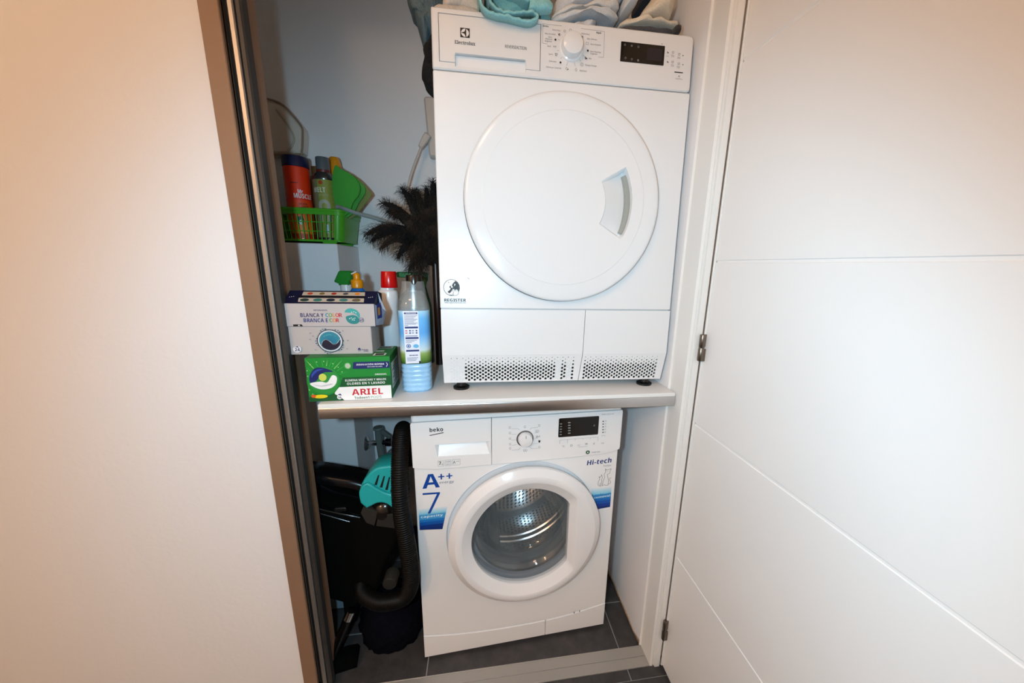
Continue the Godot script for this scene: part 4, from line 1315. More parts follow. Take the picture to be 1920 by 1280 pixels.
	k.poly(curve2(PackedVector2Array([Vector2(-0.2310, 0.9348) + o, Vector2(-0.2370, 0.9280) + o, Vector2(-0.2420, 0.9190) + o, Vector2(-0.2320, 0.9120) + o, Vector2(-0.2225, 0.9015) + o]), 5) + PackedVector2Array([Vector2(-0.1170, 0.9015) + o, Vector2(-0.1170, 0.9348) + o]), W)
	k.text("ARIEL", -0.1705 + o.x, 0.9208 + o.y, 0.0150, Color(0.78, 0.06, 0.16), "sans_bold", 1, 0.0690)
	k.text("Todoen1", -0.1840 + o.x, 0.9066 + o.y, 0.0058, Color(0.02, 0.36, 0.25), "sans_bold", 1, 0.0330)
	k.text("PODS", -0.1520 + o.x, 0.9066 + o.y, 0.0056, Color(0.15, 0.50, 0.36), "sans", 1, 0.0240)
	k.disc(-0.2325 + o.x, 0.9105 + o.y, 0.0055, 0.0058, Color(0.93, 0.92, 0.92), 18)
	k.text("18", -0.2325 + o.x, 0.9095 + o.y, 0.0050, N, "sans_bold")
	k.poly(PackedVector2Array([Vector2(-0.2370, 0.9160) + o, Vector2(-0.2300, 0.9190) + o, Vector2(-0.2275, 0.9140) + o, Vector2(-0.2320, 0.9150) + o]), N)
	ink("printed_front", k, t, Transform3D(Basis.IDENTITY, Vector3(0, 0, 0.0003)))
	k = Ink.new(self)
	# top: xy -> x, -z
	k.rect(-w + 0.001, 0.001, w - 0.001, 0.107, Color(0.04, 0.45, 0.16))
	k.rect(0.052, 0.008, 0.080, 0.030, W)
	k.rect(0.056, 0.011, 0.076, 0.027, Color(0.08, 0.10, 0.10))
	k.rect(0.020, 0.045, 0.070, 0.060, Color(0.72, 0.80, 0.74))
	k.rect(0.044, 0.080, 0.084, 0.104, Color(0.70, 0.76, 0.72))
	k.rect(0.050, 0.086, 0.080, 0.098, Color(0.10, 0.16, 0.13))
	ink("printed_top", k, t, axes(Vector3(1, 0, 0), Vector3(0, 0, -1), Vector3(0, 1, 0), Vector3(0, h + 0.0003, 0)))
	k = Ink.new(self)
	k.rect(-0.107, 0.001, -0.001, h - 0.001, Color(0.04, 0.34, 0.15))
	k.rect(-0.095, 0.020, -0.010, 0.085, Color(0.70, 0.76, 0.72))
	for i in 9:
		k.rect(-0.090, 0.026 + i * 0.0063, -0.018 - 0.012 * (i % 3), 0.0285 + i * 0.0063, Color(0.06, 0.14, 0.30))
	ink("printed_side", k, t, axes(Vector3(0, 0, -1), Vector3(0, 1, 0), Vector3(1, 0, 0), Vector3(w + 0.0003, 0, 0)) * axes(Vector3(-1, 0, 0), Vector3(0, 1, 0), Vector3(0, 0, 1)))

	# the silver grey capsule box on top of it
	t = thing("detergent_box", "silver grey capsule box with open navy lid, upper of the two boxes on the shelf", "box", Vector3(-0.2510, 1.006, 0.006))
	b = B.new()
	b.box(Vector3(-0.0905, 0, -0.066), Vector3(0.0905, 0.0685, 0), 0.0012)
	part("tray", b.mesh(), card, t)
	var lid := B.new(axes(Vector3(0, 0, -1), Vector3(0, 1, 0), Vector3(1, 0, 0), Vector3(-0.0925, 0, 0)))
	lid.prism(V([-0.0016, 0.0672, 0.0690, 0.0680, 0.0690, 0.1400, 0.0350, 0.1470, -0.0016, 0.1206]), 0.0, 0.1955, 0.0)
	var lp := part("lid", lid.mesh(), mat(Color(0.05, 0.07, 0.20), 0.4), t, "navy lid")
	# loose side flap, bent outwards at its middle
	var f := B.new()
	var fp: Array[Vector3] = [Vector3(0.1034, 0.0690, 0.0010), Vector3(0.1034, 0.1195, 0.0012), Vector3(0.1034, 0.1450, -0.0340), Vector3(0.1034, 0.0720, -0.0640), Vector3(0.1130, 0.0680, -0.0250), Vector3(0.1200, 0.1000, -0.0300)]
	for s in [0.0, 1.0]:
		var d: Vector3 = Vector3(-0.0007, 0, 0) * s
		if s == 0.0:
			f.quad(fp[0] + d, fp[4] + d, fp[5] + d, fp[1] + d); f.quad(fp[4] + d, fp[3] + d, fp[2] + d, fp[5] + d)
		else:
			f.quad(fp[1] + d, fp[5] + d, fp[4] + d, fp[0] + d); f.quad(fp[5] + d, fp[2] + d, fp[3] + d, fp[4] + d)
	part("side_flap", f.mesh(), mat(Color(0.52, 0.54, 0.60), 0.4), lp)
	k = Ink.new(self)
	k.poly(V([0.004, 0.084, 0.004, 0.118, 0.014, 0.124, 0.020, 0.110, 0.020, 0.086]), Color(0.10, 0.15, 0.38))
	k.poly(V([0.0070, 0.092, 0.0070, 0.110, 0.014, 0.112, 0.014, 0.094]), Color(0.62, 0.42, 0.08))
	ink("flap_print", k, lp, axes(Vector3(0.42, 0, -0.907), Vector3(0, 1, 0), Vector3(0.907, 0, 0.42), Vector3(0.1052, 0, 0.0010)))
	k = Ink.new(self)
	var S := Color(0.72, 0.69, 0.68)
	var p := Vector2(0.2510, -1.006)
	k.rect(-0.0915, 0.0678, 0.1020, 0.1203, S)
	k.text("DETERGENTE", -0.2663 + p.x, 1.1111 + p.y, 0.0034, N, "sans_bold", 1, 0.0288)
	k.text("BLANCA Y", -0.2856 + p.x, 1.0997 + p.y, 0.0088, Color(0.06, 0.12, 0.36), "sans_bold", 1, 0.0495)
	var hues := [Color(0.15, 0.50, 0.62), Color(0.36, 0.62, 0.30), Color(0.88, 0.55, 0.12), Color(0.85, 0.28, 0.14), Color(0.70, 0.10, 0.16)]
	for i in 5:
		k.text("COLOR"[i], -0.2536 + i * 0.00735 + p.x, 1.1000 + p.y, 0.0088, hues[i], "sans_bold")
	k.text("BRANCA E", -0.2786 + p.x, 1.0878 + p.y, 0.0086, Color(0.09, 0.18, 0.46), "sans_bold", 1, 0.0520)
	for i in 3:
		k.text("COR"[i], -0.2463 + i * 0.0074 + p.x, 1.0879 + p.y, 0.0086, [Color(0.36, 0.62, 0.30), Color(0.88, 0.50, 0.12), Color(0.75, 0.15, 0.14)][i], "sans_bold")
	var T := Color(0.22, 0.62, 0.60)
	k.poly(curve2(V([-0.2145 + p.x, 1.1070 + p.y, -0.2090 + p.x, 1.1140 + p.y, -0.1985 + p.x, 1.1160 + p.y, -0.1870 + p.x, 1.1110 + p.y, -0.1815 + p.x, 1.1010 + p.y, -0.1840 + p.x, 1.0930 + p.y, -0.1890 + p.x, 1.1010 + p.y, -0.1960 + p.x, 1.1050 + p.y, -0.2060 + p.x, 1.1060 + p.y]), 4, true), T)
	k.poly(curve2(V([-0.2130 + p.x, 1.0955 + p.y, -0.2100 + p.x, 1.0850 + p.y, -0.2010 + p.x, 1.0795 + p.y, -0.1900 + p.x, 1.0800 + p.y, -0.1840 + p.x, 1.0860 + p.y, -0.1870 + p.x, 1.0960 + p.y, -0.1960 + p.x, 1.1005 + p.y, -0.2060 + p.x, 1.0990 + p.y]), 4, true), Color(0.12, 0.50, 0.50))
	for q in [[-0.205, 1.092], [-0.201, 1.0935], [-0.197, 1.092], [-0.193, 1.093], [-0.199, 1.089], [-0.195, 1.0885], [-0.199, 1.107], [-0.194, 1.108], [-0.190, 1.106]]:
		k.disc(q[0] + p.x, q[1] + p.y, 0.0013, 0.0011, Color(0.85, 0.93, 0.92), 8)
	k.arc(-0.1790 + p.x, 1.0885 + p.y, 0.0052, 0.0008, N)
	k.text("x1", -0.1790 + p.x, 1.0885 + p.y, 0.0050, N, "sans_bold")
	k.poly(V([-0.3275 + p.x, 1.0742 + p.y, -0.3070 + p.x, 1.0742 + p.y, -0.3095 + p.x, 1.0785 + p.y, -0.3275 + p.x, 1.0785 + p.y]), Color(0.10, 0.05, 0.06))
	k.text("AL", -0.3150 + p.x, 1.0762 + p.y, 0.0030, W, "sans_bold")
	ink("printed_lid", k, lp, Transform3D(Basis.IDENTITY, Vector3(0, 0, 0.0019)))
	# printed lid top: two windows with pictures beside a dark slot
	k = Ink.new(self)
	var tilt := atan2(0.0264, 0.0366)
	k.poly(V([-0.068, 0.004, 0.074, 0.004, 0.072, 0.0180, -0.070, 0.0180]), Color(0.72, 0.68, 0.62))
	for i in 5:
		k.disc(-0.056 + i * 0.028, 0.0110, 0.0095, 0.0052, [Color(0.12, 0.22, 0.22), Color(0.20, 0.45, 0.42), Color(0.10, 0.16, 0.22), Color(0.25, 0.48, 0.45), Color(0.42, 0.38, 0.28)][i], 20)
	k.rect(-0.074, 0.0200, 0.074, 0.0245, Color(0.02, 0.02, 0.03))
	k.poly(V([-0.066, 0.0262, 0.072, 0.0262, 0.070, 0.0395, -0.066, 0.0395]), Color(0.70, 0.66, 0.60))
	for i in 5:
		k.disc(-0.050 + i * 0.026, 0.0330, 0.0060, 0.0042, [Color(0.70, 0.25, 0.15), Color(0.45, 0.38, 0.20), Color(0.60, 0.18, 0.14), Color(0.30, 0.30, 0.34), Color(0.85, 0.50, 0.15)][i], 16)
	for x in [-0.086, 0.086]:
		for i in 3:
			k.disc(x + (i - 1) * 0.004, 0.020 + 0.001 * i, 0.0010, 0.0010, W, 8)
	ink("printed_lid_top", k, lp, axes(Vector3(1, 0, 0), Vector3(0, sin(tilt), -cos(tilt)), Vector3(0, cos(tilt), sin(tilt)), Vector3(0.0052, 0.1206 + 0.0008, 0.0016)))
	# tray front
	k = Ink.new(self)
	c = Vector2(-0.2527 + p.x, 1.0388 + p.y)
	for i in 34:
		var a := TAU * i / 34
		var r := 0.0285 + 0.0030 * sin(i * 5.3)
		k.disc(c.x + cos(a) * r, c.y + sin(a) * r * 0.98, 0.0016 + 0.0012 * absf(sin(i * 2.1)), 0.0018, Color(0.45, 0.52, 0.56) if i % 2 else Color(0.30, 0.36, 0.42), 8)
	k.disc(c.x, c.y, 0.0285, 0.0275, Color(0.40, 0.45, 0.50), 40)
	k.arc(c.x, c.y, 0.0275, 0.0020, Color(0.16, 0.20, 0.25), 0.0, TAU, 40, 0.96)
	k.arc(c.x, c.y, 0.0250, 0.0028, Color(0.80, 0.84, 0.86), 0.0, TAU, 40, 0.96)
	k.disc(c.x, c.y, 0.0225, 0.0215, Color(0.10, 0.42, 0.55), 40, Color(0.16, 0.52, 0.60))
	k.poly(curve2(V([c.x - 0.0195, c.y - 0.009, c.x - 0.0165, c.y - 0.001, c.x - 0.009, c.y + 0.0035, c.x - 0.001, c.y - 0.0005, c.x + 0.006, c.y - 0.0075, c.x + 0.014, c.y - 0.006, c.x + 0.0220, c.y + 0.004, c.x + 0.0205, c.y - 0.009, c.x + 0.012, c.y - 0.0185, c.x, c.y - 0.0215, c.x - 0.013, c.y - 0.0178]), 4, true), Color(0.06, 0.07, 0.17))
	k.line(curve2(V([c.x - 0.0195, c.y - 0.009, c.x - 0.0165, c.y - 0.001, c.x - 0.009, c.y + 0.0035, c.x - 0.001, c.y - 0.0005, c.x + 0.006, c.y - 0.0075, c.x + 0.014, c.y - 0.006, c.x + 0.0220, c.y + 0.004]), 5), 0.0012, Color(0.82, 0.88, 0.90))
	k.line(curve2(V([c.x - 0.012, c.y + 0.011, c.x, c.y + 0.0155, c.x + 0.012, c.y + 0.011]), 4), 0.0016, Color(0.35, 0.68, 0.74))
	for q in [[-0.041, 0.019], [-0.043, 0.004], [-0.034, -0.021], [0.036, -0.019], [0.039, 0.001], [0.030, 0.024], [-0.036, 0.012]]:
		k.disc(c.x + q[0], c.y + q[1], 0.0016, 0.0014, Color(0.52, 0.56, 0.60), 8)
	k.disc(-0.3260 + p.x, 1.0200 + p.y, 0.0090, 0.0080, Color(0.88, 0.88, 0.88), 20)
	k.text("24", -0.3255 + p.x, 1.0188 + p.y, 0.0072, N, "sans_bold")
	k.poly(V([-0.3340 + p.x, 1.0245 + p.y, -0.3240 + p.x, 1.0275 + p.y, -0.3215 + p.x, 1.0235 + p.y, -0.3280 + p.x, 1.0250 + p.y]), N)
	k.poly(V([-0.1935 + p.x, 1.0175 + p.y, -0.1895 + p.x, 1.0225 + p.y, -0.1855 + p.x, 1.0175 + p.y]), Color(0.10, 0.10, 0.42))
	k.line(V([-0.1912 + p.x, 1.0175 + p.y, -0.1912 + p.x, 1.0140 + p.y]), 0.0010, Color(0.10, 0.10, 0.42))
	k.line(V([-0.1878 + p.x, 1.0175 + p.y, -0.1878 + p.x, 1.0140 + p.y]), 0.0010, Color(0.10, 0.10, 0.42))
	k.text("Cleanright", -0.1770 + p.x, 1.0172 + p.y, 0.0024, Color(0.15, 0.17, 0.45), "sans_bold", 1, 0.0150)
	k.text("Europe", -0.1745 + p.x, 1.0138 + p.y, 0.0024, Color(0.15, 0.17, 0.45), "sans_bold", 1, 0.0095)
	ink("printed_tray", k, t, Transform3D(Basis.IDENTITY, Vector3(0, 0, 0.0003)))


# ---------------------------------------------------------------- bottles on the shelf
func clear(c: Color, rough := 0.05) -> StandardMaterial3D:
	var m := mat(c, rough)
	m.transparency = BaseMaterial3D.TRANSPARENCY_ALPHA
	return m


func bottles() -> void:
	var S := 0.9007
	# softener: pale blue below, clear shoulder, dark cap
	var t := thing("softener_bottle", "clear plastic bottle of pale blue softener with black cap, nearest the dryer", "bottle", Vector3(-0.0665, S, -0.036), 0.10)
	var b := B.new()
	var prof := [Vector2(0.0, 0.0), Vector2(0.030, 0.0), Vector2(0.0335, 0.004)]
	for i in 25:
		var y := 0.006 + i * 0.0029
		prof.append(Vector2(0.0362 + 0.0009 * sin(i * 1.55), y))
	prof.append_array([Vector2(0.0372, 0.079), Vector2(0.0372, 0.200), Vector2(0.0, 0.200)])
	b.lathe(prof, 48, Vector3.ZERO, 1.0, 1.05, 3.2)
	var liq := mat(Color(0.62, 0.80, 0.93), 0.22)
	part("body", b.mesh(), liq, t, "pale blue filled lower body")
	b = B.new()
	for y in 6:
		for k in 24:
			var a := PI * 1.1 + PI * 0.8 * k / 24; var a2 := PI * 1.1 + PI * 0.8 * (k + 1) / 24
			var q: Array[Vector3] = []
			for w in [[a, -1], [a2, -1], [a2, 1], [a, 1]]:
				var c := cos(w[0]); var s := sin(w[0])
				var x := signf(c) * pow(absf(c), 2.0 / 3.2) * 0.0372
				var z := signf(s) * pow(absf(s), 2.0 / 3.2) * 0.0390
				q.append(Vector3(x, 0.010 + y * 0.0105 + 0.0035 * sin(x * 260.0 + 1.0) + w[1] * 0.0012, -z))
			b.quad(q[0], q[1], q[2], q[3])
	var wv := part("moulded_waves", b.mesh(), liq, t)
	wv.set_meta("kind", "stuff")
	b = B.new()
	b.tinted = true
	var bands := [[0.077, Color(0.16, 0.30, 0.10)], [0.086, Color(0.34, 0.50, 0.16)], [0.102, Color(0.55, 0.66, 0.36)], [0.112, Color(0.80, 0.88, 0.90)], [0.130, Color(0.62, 0.80, 0.93)], [0.155, Color(0.36, 0.66, 0.92)], [0.190, Color(0.42, 0.72, 0.94)], [0.209, Color(0.70, 0.86, 0.95)]]
	for i in bands.size() - 1:
		for j in 8:
			var y0 := lerpf(bands[i][0], bands[i + 1][0], j / 8.0); var y1 := lerpf(bands[i][0], bands[i + 1][0], (j + 1) / 8.0)
			b.col = (bands[i][1] as Color).lerp(bands[i + 1][1], (j + 0.5) / 8.0).srgb_to_linear()
			b.lathe([Vector2(0.0376, y0), Vector2(0.0376, y1)], 48, Vector3.ZERO, 1.0, 1.05, 3.2)
	part("sleeve_label", b.mesh(), M.ink, t, "sky and grass label")
	b = B.new()
	b.lathe([Vector2(0.0370, 0.2005), Vector2(0.0370, 0.214), Vector2(0.0345, 0.228), Vector2(0.0290, 0.242), Vector2(0.0220, 0.252), Vector2(0.0165, 0.256), Vector2(0.0160, 0.262)], 40, Vector3.ZERO, 1.0, 1.05, 2.8)
	part("shoulder", b.mesh(), clear(Color(0.62, 0.66, 0.66, 0.38), 0.08), t, "clear plastic shoulder")
	b = B.new()
	b.lathe([Vector2(0.0365, 0.208), Vector2(0.0345, 0.222), Vector2(0.0270, 0.270), Vector2(0.0255, 0.278)], 40, Vector3.ZERO, 1.0, 0.7, 2.6)
	part("shrink_film", b.mesh(), clear(Color(0.66, 0.68, 0.68, 0.30), 0.15), t, "clear torn film")
	b = B.new()
	b.lathe([Vector2(0.0185, 0.256), Vector2(0.0190, 0.258), Vector2(0.0188, 0.290), Vector2(0.0178, 0.2925), Vector2(0.0, 0.293)], 40, Vector3(0.003, 0, 0))
	part("cap", b.mesh(), mat(Color(0.045, 0.028, 0.028), 0.2), t)
	var k := Ink.new(self)
	var N := Color(0.08, 0.14, 0.42)
	k.rect(-0.0190, 0.0790, 0.0160, 0.2090, Color(0.90, 0.91, 0.95))
	for y in [0.2035, 0.1690, 0.1430, 0.1115]:
		k.rect(-0.0165, y - 0.0022, 0.0140, y + 0.0022, N)
	k.text("INSTRUCCIONES", -0.0010, 0.2035, 0.0022, Color(0.9, 0.9, 0.95), "sans_bold")
	for i in 9:
		k.rect(-0.0165, 0.1975 - i * 0.0030, 0.0135 - 0.004 * (i % 3) - (0.014 if i == 8 else 0.0), 0.1986 - i * 0.0030, Color(0.42, 0.44, 0.52))
	for i in 2:
		for j in 2:
			k.rect(-0.0160 + j * 0.0150, 0.1600 - i * 0.0055, -0.0110 + j * 0.0150, 0.1625 - i * 0.0055, Color(0.80, 0.35, 0.35) if j == 0 else Color(0.5, 0.52, 0.6))
			k.disc(-0.0050 + j * 0.0150, 0.1612 - i * 0.0055, 0.0022, 0.0018, Color(0.12, 0.16, 0.40), 10)
	k.rect(-0.0160, 0.1475, 0.0120, 0.1490, Color(0.25, 0.28, 0.45))
	for i in 3:
		k.rect(-0.0160, 0.1375 - i * 0.0028, 0.0100 - i * 0.006, 0.1385 - i * 0.0028, Color(0.45, 0.47, 0.55))
	k.disc(-0.0100, 0.1235, 0.0052, 0.0052, Color(0.12, 0.34, 0.60), 20)
	k.arc(-0.0100, 0.1235, 0.0030, 0.0012, Color(0.90, 0.92, 0.96))
	k.disc(0.0070, 0.1230, 0.0064, 0.0048, Color(0.40, 0.70, 0.88), 20)
	k.text("900 000 000", 0.0005, 0.1000, 0.0030, N, "sans_bold", 1, 0.0200)
	for i in 3:
		k.rect(-0.0150, 0.0930 - i * 0.0035, 0.0110 - 0.003 * i, 0.0942 - i * 0.0035, Color(0.45, 0.47, 0.55))
	k.rect(0.0125, 0.0790, 0.0160, 0.0850, Color(0.05, 0.05, 0.10))
	ink("rear_label", k, t, Transform3D(Basis.IDENTITY, Vector3(-0.004, 0, 0.0402)))
	# white bottle, red cap
	t = thing("cleaner_bottle", "slim white bottle with a bright red cap standing between boxes and softener", "bottle", Vector3(-0.1665, S, -0.20))
	b = B.new()
	b.lathe([Vector2(0.0, 0.0), Vector2(0.0260, 0.0), Vector2(0.0285, 0.004), Vector2(0.0285, 0.120), Vector2(0.0262, 0.150), Vector2(0.0245, 0.175), Vector2(0.0258, 0.198), Vector2(0.0282, 0.215), Vector2(0.0282, 0.232), Vector2(0.0262, 0.241), Vector2(0.0200, 0.246), Vector2(0.0192, 0.252), Vector2(0.0, 0.253)], 48, Vector3.ZERO, 1.0, 0.8)
	part("body", b.mesh(), mat(Color(0.90, 0.91, 0.92), 0.28), t)
	b = B.new()
	b.lathe([Vector2(0.0224, 0.251), Vector2(0.0230, 0.253), Vector2(0.0206, 0.294), Vector2(0.0194, 0.2965), Vector2(0.0, 0.297)], 40, Vector3(0.006, 0, 0))
	part("cap", b.mesh(), mat(Color(0.80, 0.03, 0.04), 0.25), t, "red cap")
	# dish soap: blue, yellow cap
	t = thing("soap_bottle", "blue dish soap bottle with yellow push cap behind the silver grey box", "bottle", Vector3(-0.2535, S, -0.22))
	b = B.new()
	b.lathe([Vector2(0.0, 0.0), Vector2(0.030, 0.0), Vector2(0.032, 0.003), Vector2(0.032, 0.18), Vector2(0.0300, 0.215), Vector2(0.0255, 0.231), Vector2(0.0180, 0.243), Vector2(0.0140, 0.247), Vector2(0.0, 0.248)], 40, Vector3.ZERO, 1.0, 0.75)
	part("body", b.mesh(), mat(Color(0.06, 0.42, 0.75), 0.2), t)
	b = B.new()
	b.lathe([Vector2(0.0140, 0.2465), Vector2(0.0160, 0.249), Vector2(0.0162, 0.2685), Vector2(0.0150, 0.2705), Vector2(0.0105, 0.2715), Vector2(0.0090, 0.276), Vector2(0.0100, 0.282), Vector2(0.0095, 0.286), Vector2(0.0060, 0.290), Vector2(0.0, 0.2905)], 36)
	var yc := part("cap", b.mesh(), mat(Color(0.90, 0.58, 0.02), 0.3), t, "yellow cap")
	b = B.new(Transform3D(Basis(Vector3(0, 0, 1), 0.45), Vector3(-0.004, 0.2885, 0.003)))
	b.box(Vector3(-0.0085, 0.0, -0.006), Vector3(0.0085, 0.0035, 0.006), 0.0012)
	part("flip_tip", b.mesh(), M.white, yc, "white tip")
	# spray bottle with a green head
	t = thing("spray_bottle", "white spray bottle with a bright green head standing behind the silver grey box", "bottle", Vector3(-0.3220, S, -0.33))
	b = B.new()
	b.lathe([Vector2(0.0, 0.0), Vector2(0.030, 0.0), Vector2(0.032, 0.003), Vector2(0.032, 0.13), Vector2(0.027, 0.165), Vector2(0.0175, 0.190), Vector2(0.0168, 0.250), Vector2(0.0, 0.250)], 40)
	part("body", b.mesh(), M.white, t)
	b = B.new()
	b.prism(V([-0.0170, 0.2480, 0.0125, 0.2480, 0.0140, 0.2570, 0.0225, 0.2670, 0.0225, 0.2910, 0.0190, 0.2928, -0.0110, 0.2928, -0.0150, 0.2890, -0.0290, 0.2610, -0.0285, 0.2580, -0.0170, 0.2530]), -0.015, 0.015, 0.003)
	part("spray_head", b.mesh(), mat(Color(0.10, 0.52, 0.13), 0.35), t, "green head")
	# dark green trigger bottle at the rear
	t = thing("trigger_bottle", "dark green trigger spray bottle at the rear, behind the black softener cap", "bottle", Vector3(-0.0860, S, -0.30))
	b = B.new()
	b.lathe([Vector2(0.0, 0.0), Vector2(0.030, 0.0), Vector2(0.0315, 0.003), Vector2(0.0315, 0.15), Vector2(0.029, 0.19), Vector2(0.018, 0.232), Vector2(0.0145, 0.250), Vector2(0.0, 0.250)], 40)
	var dg := mat(Color(0.02, 0.30, 0.18), 0.15)
	part("body", b.mesh(), dg, t)
	b = B.new()
	b.prism(V([-0.015, 0.2470, 0.0145, 0.2470, 0.0160, 0.2620, 0.0215, 0.2700, 0.0215, 0.2890, 0.0180, 0.2935, -0.0690, 0.2935, -0.0730, 0.2910, -0.0730, 0.2790, -0.0660, 0.2770, -0.0150, 0.2740]), -0.012, 0.012, 0.0025)
	b.prism(V([-0.0450, 0.2745, -0.0330, 0.2745, -0.0370, 0.2550, -0.0440, 0.2370, -0.0490, 0.2380, -0.0440, 0.2560]), -0.005, 0.005, 0.0015)
	part("trigger_head", b.mesh(), mat(Color(0.03, 0.42, 0.20), 0.3), t)


# ---------------------------------------------------------------- green basket on the column and what it holds
func basket() -> void:
	var green := mat(Color(0.30, 0.66, 0.15), 0.32)
	var t := thing("basket", "bright green slotted plastic basket of cleaning supplies on the white column", "basket", Vector3(-0.490, 1.278, -0.530))
	# plan: half length 0.145, half depth 0.1, tapering downwards; y 0 at its feet
	var hl := 0.143
	var hd := 0.096
	var y0 := 0.012
	var y1 := 0.106
	var tp := 0.013
	var px := func(s: float, y: float) -> float: return s * (hl - tp * (1.0 - (y - y0) / (y1 - y0)))
	var zf := func(y: float) -> float: return hd - tp * (1.0 - (y - y0) / (y1 - y0))
	# rim
	var b := B.new(axes(Vector3(1, 0, 0), Vector3(0, 0, -1), Vector3(0, 1, 0)))
	b.prism(rr(-hl - 0.004, -hd - 0.004, hl + 0.004, hd + 0.004, 0.028, 6), 0.103, 0.1115, 0.0025, rr(-hl + 0.004, -hd + 0.004, hl - 0.004, hd - 0.004, 0.022, 6))
	b.prism(rr(-hl - 0.001, -hd - 0.001, hl + 0.001, hd + 0.001, 0.026, 6), 0.092, 0.104, 0.0, rr(-hl + 0.0015, -hd + 0.0015, hl - 0.0015, hd - 0.0015, 0.024, 6))
	part("rim", b.mesh(), green, t)
	b = B.new(axes(Vector3(1, 0, 0), Vector3(0, 0, -1), Vector3(0, 1, 0)))
	b.prism(rr(-hl + tp, -hd + tp, hl - tp, hd - tp, 0.016, 5), 0.0075, 0.012, 0.0)
	part("base", b.mesh(), green, t)
	# closed ends with rounded corners
	for s in [-1.0, 1.0]:
		b = B.new()
		var rings: Array = []
		for i in 5:
			var y := lerpf(0.009, y1, i / 4.0)
			var r := PackedVector3Array()
			var o: Array[Vector3] = []
			var ex: float = px.call(1.0, y)
			var ez: float = zf.call(y)
			var rad := 0.024
			for k in 7:
				var a := PI / 2 * k / 6.0
				o.append(Vector3(ex - rad + sin(a) * rad, y, ez - rad + cos(a) * rad))
			for k in 7:
				var a := PI / 2 * k / 6.0
				o.append(Vector3(ex - rad + cos(a) * rad, y, -ez + rad - sin(a) * rad))
			for q in o:
				r.append(Vector3(q.x * s, y, q.z))
			for k in o.size():
				var q: Vector3 = o[o.size() - 1 - k]
				r.append(Vector3((q.x - 0.0022) * s, y, q.z * 0.978))
			rings.append(r)
		b.loft(rings)
		part("end_wall", b.mesh(), green, t)
	# slotted long sides: bars and two rails each
	for s in [-1.0, 1.0]:
		for i in 17:
			var u := -1.0 + 2.0 * i / 16.0
			b = B.new()
			var bw := 0.0013
			var rings: Array = []
			for y in [0.010, 0.094]:
				var x: float = u * (px.call(1.0, y) - 0.024) - (0.004 if y < 0.05 else 0.0) * 0.0
				var z: float = zf.call(y) * s
				rings.append(PackedVector3Array([Vector3(x - bw, y, z + 0.0014), Vector3(x + bw, y, z + 0.0014), Vector3(x + bw, y, z - 0.0014), Vector3(x - bw, y, z - 0.0014)]))
			b.loft(rings)
			part("bar", b.mesh(), green, t)
		for y in [0.040, 0.069]:
			b = B.new()
			var z: float = zf.call(y) * s
			var x: float = px.call(1.0, y) - 0.022
			b.box(Vector3(-x, y - 0.0013, z - 0.0016), Vector3(x, y + 0.0013, z + 0.0016), 0.0004)
			part("rail", b.mesh(), green, t)
		b = B.new()
		var z0: float = zf.call(0.012) * s
		b.box(Vector3(-0.115, 0.0072, z0 - 0.002), Vector3(0.115, 0.0135, z0 + 0.002), 0.0005)
		part("rail", b.mesh(), green, t)
	for sx in [-1.0, 1.0]:
		for sz in [-1.0, 1.0]:
			b = B.new()
			b.prism(V([0.070, 0.0, 0.106, 0.0, 0.116, 0.012, 0.060, 0.012]), -0.003, 0.003, 0.0006)
			var f := part("foot", b.mesh(), green, t)
			f.transform = Transform3D(Basis.from_scale(Vector3.ONE) if sx > 0 else Basis(Vector3.UP, PI), Vector3(0, 0, sz * 0.078))
	# orange drain cleaner tub with a navy lid
	var Y0 := 1.278 + 0.0122
	t = thing("cleaner_tub", "orange red drain cleaner tub with a navy lid, leftmost in the green basket", "tub", Vector3(-0.5010, Y0, -0.495), 0.25)
	b = B.new()
	b.lathe([Vector2(0.0, 0.0), Vector2(0.0355, 0.0), Vector2(0.0375, 0.002), Vector2(0.0375, 0.2280), Vector2(0.0360, 0.230), Vector2(0.0, 0.230)], 48)
	part("body", b.mesh(), mat(Color(0.92, 0.22, 0.06), 0.3), t)
	b = B.new()
	b.lathe([Vector2(0.0368, 0.2295), Vector2(0.0385, 0.231), Vector2(0.0385, 0.259), Vector2(0.0370, 0.2615), Vector2(0.0, 0.262)], 48)
	part("lid", b.mesh(), mat(Color(0.06, 0.11, 0.27), 0.35), t, "navy lid")
	wrapped(t, "printed_wrap", 0.0378, func(k: Ink):
		k.grad(-0.075, 0.020, 0.075, 0.130, Color(0.95, 0.52, 0.08), Color(0.92, 0.22, 0.06))
		k.rect(-0.075, 0.005, 0.075, 0.020, Color(0.80, 0.20, 0.05))
		k.text("Mr", 0.0110, 0.1530, 0.0110, Color(0.93, 0.92, 0.95), "sans_bold", 1, 0.0150)
		k.text("MUSCLE", 0.0190, 0.1390, 0.0140, Color(0.93, 0.92, 0.95), "sans_bold", 1, 0.0560)
		k.rect(-0.004, 0.1275, 0.045, 0.1300, Color(0.85, 0.12, 0.04))
		k.rect(-0.0150, 0.1770, 0.006, 0.1800, Color(0.45, 0.12, 0.06))
		k.text("DRAIN", 0.0150, 0.1140, 0.0060, Color(0.35, 0.12, 0.05), "sans_bold", 1, 0.0250)
		k.text("CLEANER", 0.0150, 0.1060, 0.0060, Color(0.35, 0.12, 0.05), "sans_bold", 1, 0.0320)
		k.disc(0.002, 0.062, 0.0110, 0.0130, Color(0.10, 0.35, 0.22), 16)
		k.disc(0.004, 0.056, 0.0060, 0.0080, Color(0.85, 0.85, 0.80), 14))
	# spray can
	t = thing("spray_can", "olive green spray can with a grey cap standing right of the orange tub", "spray can", Vector3(-0.4175, Y0, -0.497), 0.1)
	b = B.new()
